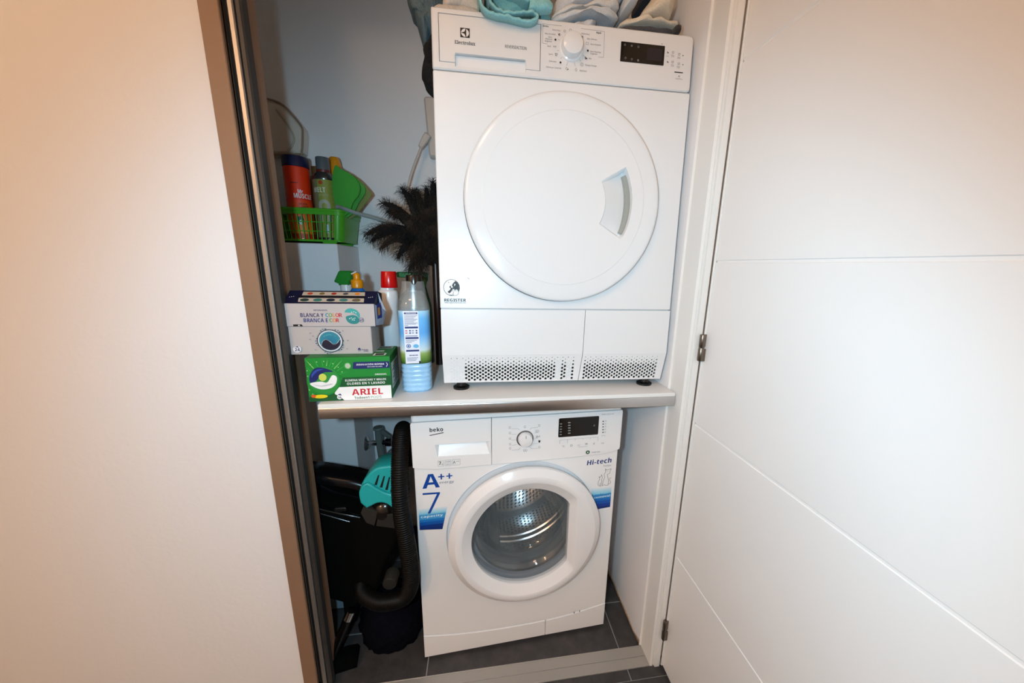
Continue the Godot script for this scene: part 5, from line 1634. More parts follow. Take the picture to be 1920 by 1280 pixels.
	b.lathe([Vector2(0.0, 0.0), Vector2(0.0330, 0.0), Vector2(0.0352, 0.003), Vector2(0.0352, 0.006), Vector2(0.0345, 0.008), Vector2(0.0345, 0.196), Vector2(0.0352, 0.198), Vector2(0.0340, 0.203), Vector2(0.0290, 0.212), Vector2(0.0235, 0.218), Vector2(0.0225, 0.2195), Vector2(0.0, 0.220)], 48)
	part("body", b.mesh(), mat(Color(0.36, 0.37, 0.37), 0.25, 0.8), t)
	b = B.new()
	b.lathe([Vector2(0.0205, 0.219), Vector2(0.0212, 0.221), Vector2(0.0212, 0.2275)], 40)
	part("cap_ring", b.mesh(), mat(Color(0.42, 0.13, 0.09), 0.4), t, "dull red ring")
	b = B.new()
	b.lathe([Vector2(0.0210, 0.2276), Vector2(0.0206, 0.2640), Vector2(0.0190, 0.2670), Vector2(0.0, 0.2675)], 40)
	part("cap", b.mesh(), mat(Color(0.34, 0.38, 0.40), 0.4), t, "grey cap")
	wrapped(t, "printed_wrap", 0.0349, func(k: Ink):
		k.rect(-0.080, 0.010, 0.080, 0.194, Color(0.55, 0.58, 0.22))
		k.rect(-0.080, 0.010, -0.014, 0.194, Color(0.48, 0.49, 0.36))
		k.disc(-0.0030, 0.1840, 0.0065, 0.0065, Color(0.70, 0.25, 0.10), 16)
		k.text("MELT", -0.0110, 0.1610, 0.0150, Color(0.86, 0.86, 0.80), "sans_bold", 1, 0.0400)
		k.text("spray for", 0.0020, 0.1460, 0.0070, Color(0.70, 0.70, 0.58), "sans", 1, 0.0300)
		k.arc(0.0020, 0.1130, 0.0130, 0.0110, Color(0.66, 0.66, 0.58), 0.0, PI, 20)
		k.rect(-0.0165, 0.060, -0.0055, 0.113, Color(0.66, 0.66, 0.58))
		k.rect(0.0095, 0.060, 0.0205, 0.113, Color(0.66, 0.66, 0.58))
		for i in 7:
			k.rect(0.0230, 0.0780 + i * 0.0160, 0.0330, 0.0800 + i * 0.0160, Color(0.60, 0.62, 0.35))
		k.rect(0.0000, 0.0250, 0.0080, 0.0520, Color(0.72, 0.82, 0.90)))
	# yellow topped bottle behind, its dark shoulder at the right
	t = thing("polish_bottle", "dark bottle with an amber yellow top behind the spray can", "bottle", Vector3(-0.4050, Y0, -0.5700), 0.0)
	b = B.new()
	b.lathe([Vector2(0.0, 0.0), Vector2(0.026, 0.0), Vector2(0.028, 0.003), Vector2(0.028, 0.165), Vector2(0.0255, 0.196), Vector2(0.0215, 0.214), Vector2(0.0, 0.216)], 36)
	part("body", b.mesh(), mat(Color(0.10, 0.055, 0.035), 0.3), t)
	b = B.new()
	b.lathe([Vector2(0.0218, 0.2145), Vector2(0.0222, 0.235), Vector2(0.0205, 0.262), Vector2(0.0170, 0.283), Vector2(0.0130, 0.288), Vector2(0.0, 0.289)], 36)
	part("top", b.mesh(), mat(Color(0.90, 0.58, 0.06), 0.35), t, "amber top")
	t = thing("brown_bottle", "small tan bottle showing between the orange tub and the spray can", "bottle", Vector3(-0.4680, Y0, -0.5750))
	b = B.new()
	b.lathe([Vector2(0.0, 0.0), Vector2(0.024, 0.0), Vector2(0.025, 0.002), Vector2(0.025, 0.20), Vector2(0.020, 0.222), Vector2(0.0170, 0.226), Vector2(0.0170, 0.254), Vector2(0.0, 0.256)], 32)
	part("body", b.mesh(), mat(Color(0.45, 0.30, 0.15), 0.5), t)
	# folded cloths standing up in the basket: one object per cloth
	var greens := [Color(0.25, 0.62, 0.22), Color(0.28, 0.63, 0.26), Color(0.50, 0.55, 0.30)]
	var outs := [
		[0.0050, -0.0270, -0.0040, 0.0600, 0.0135, 0.1210, 0.0330, 0.1130, 0.0660, 0.0960, 0.0800, 0.0700, 0.0760, 0.0420, 0.0560, 0.0130, 0.0400, -0.0200],
		[0.0120, -0.0270, 0.0200, 0.0900, 0.0500, 0.1050, 0.0760, 0.0850, 0.0890, 0.0680, 0.0860, 0.0480, 0.0660, 0.0180, 0.0450, -0.0200],
		[0.0200, -0.0270, 0.0300, 0.0900, 0.0560, 0.1040, 0.0850, 0.0790, 0.1050, 0.0530, 0.0960, 0.0380, 0.0700, 0.0080, 0.0480, -0.0200]]
	for i in 3:
		var c := thing("cleaning_cloth", ["front green cleaning cloth standing folded at the basket's right end", "middle green cloth, second leaf of the fan of cloths in the basket", "olive backed cloth, rearmost leaf of the fan of cloths in the basket"][i], "cloth", Vector3(-0.3740, 1.4000, -0.455 - 0.016 * i), 0.0, "green cloths in the basket")
		var o := curve2(V(outs[i]), 3, true)
		b = B.new()
		# gently cupped sheet with thickness
		var tri := Geometry2D.triangulate_polygon(o)
		var bend := func(p: Vector2) -> float: return 0.010 * sin(p.x * 38.0 + i) - 0.30 * p.x * p.x * 4.0 + 0.10 * p.y
		b.sm(3)
		for side in [0.0, 1.0]:
			for k in range(0, tri.size(), 3):
				var q: Array[Vector3] = []
				for m in 3:
					var p := o[tri[k + m]]
					q.append(Vector3(p.x, p.y, bend.call(p) - 0.0035 * side))
				var ccw := (o[tri[k + 1]] - o[tri[k]]).cross(o[tri[k + 2]] - o[tri[k]]) > 0
				if ccw == (side == 0.0):
					b.tri(q[0], q[1], q[2])
				else:
					b.tri(q[0], q[2], q[1])
		b.sm(-1)
		for k in o.size():
			var p := o[k]; var q2 := o[(k + 1) % o.size()]
			b.quad(Vector3(p.x, p.y, bend.call(p) - 0.0035), Vector3(q2.x, q2.y, bend.call(q2) - 0.0035), Vector3(q2.x, q2.y, bend.call(q2)), Vector3(p.x, p.y, bend.call(p)))
		part("sheet", b.mesh(), bump(mat(greens[i], 0.95), 0.15, 0.05, 0.5), c)
	# pale strap lying from the basket towards the duster
	t = thing("strap", "pale grey flat strap running from the green basket to the duster", "strap", Vector3.ZERO)
	b = B.new()
	var pts := curve([Vector3(-0.3690, 1.3965, -0.440), Vector3(-0.3560, 1.3965, -0.432), Vector3(-0.336, 1.3890, -0.415), Vector3(-0.290, 1.3740, -0.400), Vector3(-0.235, 1.3600, -0.385), Vector3(-0.190, 1.3450, -0.365), Vector3(-0.150, 1.33, -0.34)], 5)
	var rings: Array = []
	for q in pts:
		rings.append(PackedVector3Array([q + Vector3(0, 0.006, -0.001), q + Vector3(0, -0.006, -0.001), q + Vector3(0, -0.006, 0.001), q + Vector3(0, 0.006, 0.001)]))
	b.loft(rings)
	part("band", b.mesh(), mat(Color(0.55, 0.60, 0.60), 0.4), t)


# print bent round a cylinder: x runs along the circumference, 0 faces +z
func wrapped(t: Node3D, called: String, r: float, draw: Callable) -> void:
	var k := Ink.new(self)
	draw.call(k)
	# wide triangles are split until they follow the curve
	var vs := PackedVector3Array(); var cs := PackedColorArray()
	var todo: Array = []
	for i in range(0, k.vs.size(), 3):
		todo.append([k.vs[i], k.vs[i + 1], k.vs[i + 2], k.cs[i], k.cs[i + 1], k.cs[i + 2]])
	while todo.size():
		var a: Array = todo.pop_back()
		var m := maxf(absf(a[0].x - a[1].x), maxf(absf(a[1].x - a[2].x), absf(a[2].x - a[0].x)))
		if m > 0.006:
			var best := 0
			var bl := 0.0
			for e in 3:
				var d: float = absf(a[e].x - a[(e + 1) % 3].x)
				if d > bl:
					bl = d; best = e
			var i0 := best; var i1 := (best + 1) % 3; var i2 := (best + 2) % 3
			var mp: Vector3 = (a[i0] + a[i1]) / 2
			var mc: Color = (a[3 + i0] + a[3 + i1]) / 2
			todo.append([a[i0], mp, a[i2], a[3 + i0], mc, a[3 + i2]])
			todo.append([mp, a[i1], a[i2], mc, a[3 + i1], a[3 + i2]])
			continue
		for e in 3:
			vs.append(a[e]); cs.append(a[3 + e])
	k.vs = PackedVector3Array(); k.cs = cs; k.ns = PackedVector3Array()
	for v in vs:
		var n := Vector3(sin(v.x / r), 0, cos(v.x / r))
		k.vs.append(n * (r + v.z) + Vector3(0, v.y, 0))
		k.ns.append(n)
	ink(called, k, t)


# ---------------------------------------------------------------- feather duster
func duster() -> void:
	var t := thing("feather_duster", "dark brown feather duster standing upright beside the tumble dryer", "feather duster", Vector3(-0.034, 0.9007, -0.270))
	var b := B.new()
	b.tube(curve([Vector3(0, 0.0, 0), Vector3(-0.001, 0.10, -0.003), Vector3(-0.003, 0.22, -0.006), Vector3(-0.004, 0.33, -0.008)], 6), func(f: float) -> float: return 0.0125 - 0.002 * f, 20)
	part("handle", b.mesh(), mat(Color(0.13, 0.06, 0.035), 0.35), t, "dark brown wooden handle")
	var cols := [Color(0.055, 0.043, 0.032), Color(0.075, 0.058, 0.043), Color(0.040, 0.033, 0.027), Color(0.095, 0.070, 0.046)]
	var mats: Array = []
	for c in cols:
		var m := mat(Color(c.r * 2.3, c.g * 2.35, c.b * 2.5), 0.95)
		m.cull_mode = BaseMaterial3D.CULL_DISABLED
		mats.append(m)
	# plumes: end point relative to the base of the handle, and how far it droops
	var tips := [
		[-0.192, 0.398, 0.020, 0.095], [-0.176, 0.380, 0.030, 0.100], [-0.150, 0.360, 0.035, 0.100], [-0.165, 0.412, -0.02, 0.080],
		[-0.142, 0.488, 0.010, 0.060], [-0.132, 0.470, -0.02, 0.070], [-0.110, 0.455, 0.030, 0.070],
		[-0.088, 0.530, 0.000, 0.045], [-0.070, 0.510, 0.030, 0.045], [-0.058, 0.528, -0.02, 0.040], [-0.045, 0.520, 0.02, 0.030],
		[-0.020, 0.535, 0.010, 0.020], [0.000, 0.555, 0.01, 0.020], [0.006, 0.540, 0.03, 0.020], [0.010, 0.500, 0.04, 0.030], [-0.010, 0.460, 0.050, 0.050],
		[-0.055, 0.430, 0.055, 0.060], [-0.085, 0.390, 0.055, 0.080], [-0.060, 0.340, 0.050, 0.085], [-0.030, 0.410, 0.055, 0.060],
		[-0.075, 0.300, 0.030, 0.070], [-0.110, 0.335, 0.015, 0.095], [0.008, 0.420, 0.040, 0.050], [-0.010, 0.350, 0.050, 0.070], [-0.045, 0.290, 0.035, 0.070]]
	var n := 0
	for q in tips:
		n += 1
		var root := Vector3(-0.004, 0.315 + 0.01 * (n % 3), -0.008)
		var tip := Vector3(q[0], q[1], q[2])
		var mid := root.lerp(tip, 0.55) + Vector3(0, q[3], 0.01)
		var spine := PackedVector3Array()
		var S := 30
		for i in S + 1:
			var f := float(i) / S
			var p := root.lerp(mid, f).lerp(mid.lerp(tip, f), f)
			p.x = minf(p.x, 0.026)
			spine.append(p)
		var fb := B.new()
		fb.tube(spine, func(f: float) -> float: return lerpf(0.0014, 0.0003, f), 5)
		# the dense web of the plume: two crossed leaf-shaped blades
		for turn in [0.25, 1.75]:
			var last: Array = []
			for i in range(1, S + 1):
				var f := float(i) / S
				var d := (spine[i] - spine[i - 1]).normalized()
				var u := d.cross(Vector3(0.2, 0.1, 1)).normalized().rotated(d, turn)
				var w := 0.019 * sin(PI * minf(0.12 + 0.80 * pow(f, 0.7), 1.0)) * rng.randf_range(0.85, 1.1)
				var pair := [spine[i] - u * w, spine[i] + u * w]
				for e in 2:
					pair[e].x = minf(pair[e].x, 0.028)
				if last.size():
					fb.quad(last[0], last[1], pair[1], pair[0])
				last = pair
		for i in range(2, S + 1):
			var f := float(i) / S
			var d := (spine[i] - spine[i - 1]).normalized()
			var len := 0.037 * (0.30 + 0.70 * sin(minf(f * 1.15, 1.0) * PI * 0.60)) * (0.8 if f > 0.95 else 1.0)
			for k in 34:
				var a := TAU * (k + rng.randf()) / 34.0
				var u := d.cross(Vector3(0.2, 0.1, 1)).normalized()
				var w := d.cross(u)
				var out := u * cos(a) + w * sin(a)
				var l := len * rng.randf_range(0.55, 1.12)
				var p0 := spine[i] + d * rng.randf_range(-0.006, 0.006)
				var p1 := p0 + out * l * 0.60 + d * l * 0.22
				var p2 := p0 + out * l * 0.95 + d * l * 0.42 + Vector3(rng.randf_range(-0.2, 0.2), -0.30, rng.randf_range(-0.2, 0.2)) * l
				p1.x = minf(p1.x, 0.029); p2.x = minf(p2.x, 0.031)
				var s := d.cross(out) * rng.randf_range(0.00035, 0.0008)
				fb.quad(p0 - s, p0 + s, p1 + s, p1 - s)
				fb.tri(p1 - s, p1 + s, p2)
		part("feather", fb.mesh(), mats[n % 4], t)


# ---------------------------------------------------------------- on the rear wall
func wall_things() -> void:
	var white := mat(Color(0.82, 0.79, 0.76), 0.4)
	var t := thing("power_strip", "white socket strip with plugged-in cord on the wall left of the dryer", "power strip", Vector3(-0.062, 1.71, -0.64))
	var b := B.new(Transform3D(Basis(Vector3(0, 0, 1), 0.06), Vector3.ZERO))
	b.prism(rr(-0.027, -0.100, 0.027, 0.100, 0.010, 5), 0.0, 0.040, 0.006)
	part("housing", b.mesh(), white, t)
	b = B.new()
	b.xf = axes(Vector3(0.83, -0.55, 0), Vector3(0.55, 0.83, 0), Vector3(0, 0, 1), Vector3(-0.030, -0.045, 0.050))
	b.prism(V([-0.008, -0.036, 0.008, -0.036, 0.012, 0.0, 0.012, 0.018, -0.012, 0.018, -0.012, 0.0]), -0.010, 0.010, 0.003)
	part("plug", b.mesh(), white, t)
	b = B.new()
	b.tube(curve([Vector3(-0.046, -0.072, 0.050), Vector3(-0.060, -0.105, 0.052), Vector3(-0.085, -0.170, 0.060), Vector3(-0.103, -0.240, 0.07), Vector3(-0.110, -0.330, 0.09), Vector3(-0.095, -0.46, 0.10), Vector3(-0.07, -0.62, 0.10), Vector3(-0.06, -0.805, 0.09)], 6), func(_f: float) -> float: return 0.0048, 14)
	part("cord", b.mesh(), white, t)
	# clear tub at the left edge, hung on the wall
	t = thing("plastic_tub", "clear plastic tub hanging on the rear wall above the green basket", "tub", Vector3(-0.590, 1.660, -0.64))
	var k := mat(Color(0.86, 0.83, 0.78), 0.25)
	b = B.new()
	var o := V([-0.085, 0.080, -0.060, 0.095, 0.020, 0.083, 0.060, 0.045, 0.082, 0.015, 0.084, -0.006, 0.074, -0.066, 0.062, -0.074, -0.060, -0.080, -0.085, -0.065])
	b.prism(o, 0.004, 0.055, 0.008)
	part("tub_body", b.mesh(), k, t)
	b = B.new()
	var r := PackedVector3Array()
	for p in o:
		r.append(Vector3(p.x, p.y, 0.052))
	r.append(r[0])
	b.tube(curve(Array(r), 4), func(_f: float) -> float: return 0.0035, 8)
	part("rim", b.mesh(), mat(Color(0.60, 0.50, 0.42), 0.3), t)
	b = B.new()
	b.tube(curve([Vector3(0.010, 0.060, 0.056), Vector3(0.040, 0.020, 0.060), Vector3(0.058, -0.030, 0.060), Vector3(0.030, -0.072, 0.058)], 6), func(_f: float) -> float: return 0.0030, 8)
	part("handle", b.mesh(), mat(Color(0.72, 0.70, 0.62), 0.3), t)


# ---------------------------------------------------------------- laundry on top of the dryer
# a soft padded shape: outline in xy, rounded towards the front, with folds
func cushion(o: PackedVector2Array, z0: float, z1: float, dome: float, wob: float, seed_: int, rest := 1.7502, steps := 7) -> ArrayMesh:
	if B.area(o) < 0:
		o = o.duplicate(); o.reverse()
	o = curve2(o, 5, true)
	var c := Vector2.ZERO
	for p in o:
		c += p / o.size()
	var n := FastNoiseLite.new()
	n.seed = seed_
	n.frequency = 22.0
	n.fractal_octaves = 3
	var b := B.new()
	var rings: Array = []
	var lv := [[1.0, z0], [1.0, lerpf(z0, z1, 0.6)]]
	for i in steps:
		var f := float(i) / (steps - 1)
		lv.append([1.0 - 0.93 * pow(f, 1.4), z1 - (z1 - z0) * 0.25 * pow(1.0 - f, 2.2) + dome * (1.0 - pow(1.0 - f, 2.0))])
	for l in lv:
		var r := PackedVector3Array()
		for p in o:
			var q: Vector2 = c + (p - c) * l[0]
			var w := n.get_noise_3d(q.x, q.y, l[1] * 0.5) * wob
			r.append(Vector3(q.x + w * 0.3, maxf(q.y + w * 0.3, rest), l[1] + (w if l[1] > z0 + 0.001 else 0.0)))
		rings.append(r)
	b.loft(rings)
	return b.mesh()


# a sheet of cloth seen from its folded edge: path in xy, running back from z_front
func fold(path: PackedVector2Array, th: float, zf: float, zb: Callable, seed_: int) -> ArrayMesh:
	var p := curve2(path, 6)
	var n := FastNoiseLite.new()
	n.seed = seed_
	n.frequency = 30.0
	var b := B.new()
	var rings: Array = []
	var ang := 10
	for i in p.size():
		var d := (p[mini(i + 1, p.size() - 1)] - p[maxi(i - 1, 0)]).normalized()
		var nn := Vector2(-d.y, d.x)
		var back: float = zb.call(p[i])
		var f := zf + n.get_noise_2d(p[i].x * 2.0, p[i].y * 2.0) * 0.006
		var h := th / 2 * (1.0 + 0.25 * n.get_noise_1d(i * 0.4))
		var r := PackedVector3Array()
		for k in ang:
			var a := PI * k / (ang - 1)
			var s := cos(a) * h
			r.append(Vector3(p[i].x + nn.x * s, p[i].y + nn.y * s, f - h + sin(a) * h))
		r.append(Vector3(p[i].x - nn.x * h, p[i].y - nn.y * h, back))
		r.append(Vector3(p[i].x + nn.x * h, p[i].y + nn.y * h, back))
		rings.append(r)
	b.loft(rings)
	return b.mesh()


func terry(c: Color) -> StandardMaterial3D:
	var m := bump(mat(c, 0.95), 0.16, 0.06, 0.55, 0.6, 3)
	mottle(m, c.darkened(0.10), c.lightened(0.14), 0.05, 0.06)
	m.rim_enabled = true
	m.rim = 0.25
	return m


func laundry() -> void:
	var top := 1.7505
	var teal := terry(Color(0.55, 0.82, 0.84))
	var t := thing("towel", "teal towel folded over the top front edge of the tumble dryer", "towel", Vector3.ZERO, 0.0, "laundry on the tumble dryer")
	var zb := func(p: Vector2) -> float: return -0.0150 if p.y < 1.757 else -0.16
	part("outer_fold", fold(V([0.0985, 1.830, 0.1000, 1.790, 0.1035, 1.758, 0.1130, 1.7400, 0.1350, 1.7345, 0.1650, 1.7325, 0.2030, 1.7290, 0.2210, 1.7350, 0.2245, 1.7425, 0.2150, 1.7470, 0.1900, 1.7440, 0.1600, 1.7400, 0.1400, 1.7435, 0.1270, 1.7530, 0.1200, 1.7720, 0.1180, 1.800, 0.1170, 1.830]), 0.0055, 0.006, zb, 3), teal, t)
	part("inner_fold", fold(V([0.1300, 1.840, 0.1370, 1.800, 0.1560, 1.7860, 0.1780, 1.7770, 0.1980, 1.7690, 0.2070, 1.7730, 0.2020, 1.7860, 0.1850, 1.800, 0.1750, 1.835]), 0.0060, 0.000, zb, 5), teal, t)
	part("rear_bundle", cushion(V([0.118, 1.7520, 0.160, 1.7515, 0.225, 1.7515, 0.262, 1.7560, 0.264, 1.785, 0.252, 1.812, 0.215, 1.840, 0.150, 1.840, 0.118, 1.800]), -0.20, -0.035, 0.012, 0.016, 4), terry(Color(0.46, 0.74, 0.76)), t)
	part("corner_fold", cushion(V([0.208, 1.7575, 0.222, 1.7555, 0.236, 1.7560, 0.256, 1.7600, 0.258, 1.772, 0.236, 1.784, 0.212, 1.778]), -0.0185, 0.002, 0.003, 0.006, 9), teal, t)
	# white and beige towel at the left
	t = thing("towel", "beige white towel lying at the dryer's top left corner", "towel", Vector3.ZERO, 0.0, "laundry on the tumble dryer")
	part("lower_fold", cushion(V([0.004, top, 0.050, top, 0.104, top, 0.106, 1.766, 0.070, 1.772, 0.030, 1.770, 0.006, 1.767]), -0.095, -0.042, 0.006, 0.006, 12), terry(Color(0.80, 0.76, 0.72)), t)
	part("upper_fold", cushion(V([0.028, 1.770, 0.060, 1.772, 0.104, 1.766, 0.106, 1.800, 0.080, 1.830, 0.040, 1.820, 0.026, 1.790]), -0.095, -0.045, 0.006, 0.010, 13), terry(Color(0.84, 0.81, 0.77)), t)
	# pale grey towel in slanting folds
	t = thing("towel", "pale grey towel in slanting folds right of the teal towel", "towel", Vector3.ZERO, 0.0, "laundry on the tumble dryer")
	var pale := terry(Color(0.86, 0.88, 0.90))
	part("folded_layer", cushion(V([0.272, top, 0.345, top, 0.362, top, 0.370, 1.762, 0.376, 1.774, 0.376, 1.784, 0.360, 1.784, 0.318, 1.774, 0.276, 1.766]), -0.15, -0.052, 0.010, 0.018, 21), pale, t)
	part("folded_layer", cushion(V([0.268, 1.765, 0.300, 1.771, 0.340, 1.786, 0.385, 1.789, 0.416, 1.788, 0.427, 1.797, 0.414, 1.807, 0.380, 1.805, 0.340, 1.797, 0.300, 1.784, 0.268, 1.777]), -0.15, -0.042, 0.006, 0.013, 22), pale, t)
	part("folded_layer", cushion(V([0.270, 1.779, 0.310, 1.789, 0.360, 1.805, 0.408, 1.809, 0.428, 1.817, 0.415, 1.828, 0.360, 1.819, 0.310, 1.803, 0.274, 1.790]), -0.15, -0.045, 0.006, 0.013, 23), terry(Color(0.90, 0.90, 0.89)), t)
	part("folded_layer", cushion(V([0.280, 1.794, 0.330, 1.810, 0.400, 1.826, 0.428, 1.832, 0.440, 1.860, 0.350, 1.865, 0.285, 1.830]), -0.15, -0.050, 0.006, 0.008, 24), terry(Color(0.84, 0.86, 0.89)), t)
	part("rolled_end", cushion(V([0.434, 1.811, 0.446, 1.812, 0.460, 1.818, 0.472, 1.834, 0.476, 1.855, 0.455, 1.862, 0.442, 1.845]), -0.14, -0.050, 0.014, 0.010, 25), pale, t)
	# dark grey towel under the cream one
	t = thing("towel", "dark grey towel lying flat under the cream towel, dryer top right", "towel", Vector3.ZERO, 0.0, "laundry on the tumble dryer")
	part("layer", cushion(V([0.388, top, 0.470, top, 0.561, top, 0.566, 1.764, 0.569, 1.778, 0.545, 1.7785, 0.450, 1.7750, 0.410, 1.768]), -0.16, -0.034, 0.003, 0.003, 31), terry(Color(0.22, 0.22, 0.24)), t)
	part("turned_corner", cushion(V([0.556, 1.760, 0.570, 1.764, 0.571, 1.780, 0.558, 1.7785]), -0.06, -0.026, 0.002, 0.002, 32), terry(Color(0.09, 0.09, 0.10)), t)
	t = thing("towel", "cream towel lying on the dark grey towel beside the right wall", "towel", Vector3.ZERO, 0.0, "laundry on the tumble dryer")
	var cream := terry(Color(0.90, 0.85, 0.76))
	part("lower_fold", cushion(V([0.432, 1.783, 0.460, 1.783, 0.540, 1.786, 0.576, 1.789, 0.581, 1.797, 0.556, 1.804, 0.520, 1.801, 0.470, 1.801, 0.442, 1.796]), -0.16, -0.046, 0.006, 0.012, 33), cream, t)
	part("upper_fold", cushion(V([0.486, 1.808, 0.520, 1.808, 0.556, 1.811, 0.570, 1.826, 0.568, 1.860, 0.520, 1.856, 0.502, 1.838, 0.490, 1.822]), -0.16, -0.048, 0.010, 0.018, 34), cream, t)
	t = thing("garment", "navy garment on top of the cream towel at the picture's top edge", "garment", Vector3.ZERO, 0.0, "laundry on the tumble dryer")
	part("cloth", cushion(V([0.500, 1.866, 0.515, 1.864, 0.545, 1.866, 0.570, 1.868, 0.575, 1.890, 0.540, 1.900, 0.505, 1.890]), -0.17, -0.085, 0.010, 0.008, 35), terry(Color(0.05, 0.07, 0.13)), t)
	# hanging down between dryer and wall at the left
	t = thing("garment", "pale blue grey garment hanging over the dryer's top left edge", "garment", Vector3.ZERO, 0.0, "garments hanging beside the dryer")
	part("cloth", cushion(V([-0.060, 1.850, -0.058, 1.812, -0.047, 1.797, -0.043, 1.773, -0.036, 1.757, -0.029, 1.738, -0.022, 1.7335, -0.0145, 1.742, -0.0085, 1.752, 0.022, 1.754, 0.022, 1.850]), -0.20, -0.118, 0.008, 0.016, 41, 0.0), bump(mat(Color(0.34, 0.42, 0.45), 0.9), 0.05, 0.1, 1.0, 0.6), t)
	t = thing("garment", "black garment hanging beside the dryer's control panel, below the pale one", "garment", Vector3.ZERO, 0.0, "garments hanging beside the dryer")
	part("cloth", cushion(V([-0.0045, 1.752, -0.018, 1.745, -0.028, 1.730, -0.0315, 1.718, -0.0290, 1.700, -0.0355, 1.676, -0.0345, 1.660, -0.024, 1.650, -0.0130, 1.643, -0.0045, 1.640]), -0.19, -0.112, 0.006, 0.010, 42, 0.0), bump(mat(Color(0.035, 0.033, 0.035), 0.9), 0.05, 0.1, 1.0, 0.6), t)


# ---------------------------------------------------------------- under the shelf, at the left
# a thick plate with a softly rounded front edge
func pillow(o: PackedVector2Array, z0: float, z1: float, r: float, smooth := true) -> ArrayMesh:
	if B.area(o) < 0:
		o = o.duplicate(); o.reverse()
	if smooth:
		o = curve2(o, 4, true)
	var b := B.new()
	var rings: Array = []
	for l in [[0.5, z0], [0.0, z0 + r * 0.5], [0.0, z1 - r], [0.08, z1 - r * 0.62], [0.29, z1 - r * 0.29], [0.62, z1 - r * 0.08], [1.0, z1]]:
		var q := B.inset(o, l[0] * r)
		var ring := PackedVector3Array()
		for p in q:
			ring.append(Vector3(p.x, p.y, l[1]))
		rings.append(ring)
	b.loft(rings, false, false)
	b.face(B.inset(o, r), z1, true)
	b.face(B.inset(o, r * 0.5), z0, false)
	return b.mesh()


func dull(c: Color, r: float) -> StandardMaterial3D:
	var m := mat(c, r)
	m.metallic_specular = 0.28
	return m


func matte(c: Color) -> StandardMaterial3D:
	var m := mat(c, 0.9)
	m.metallic_specular = 0.15
	return m


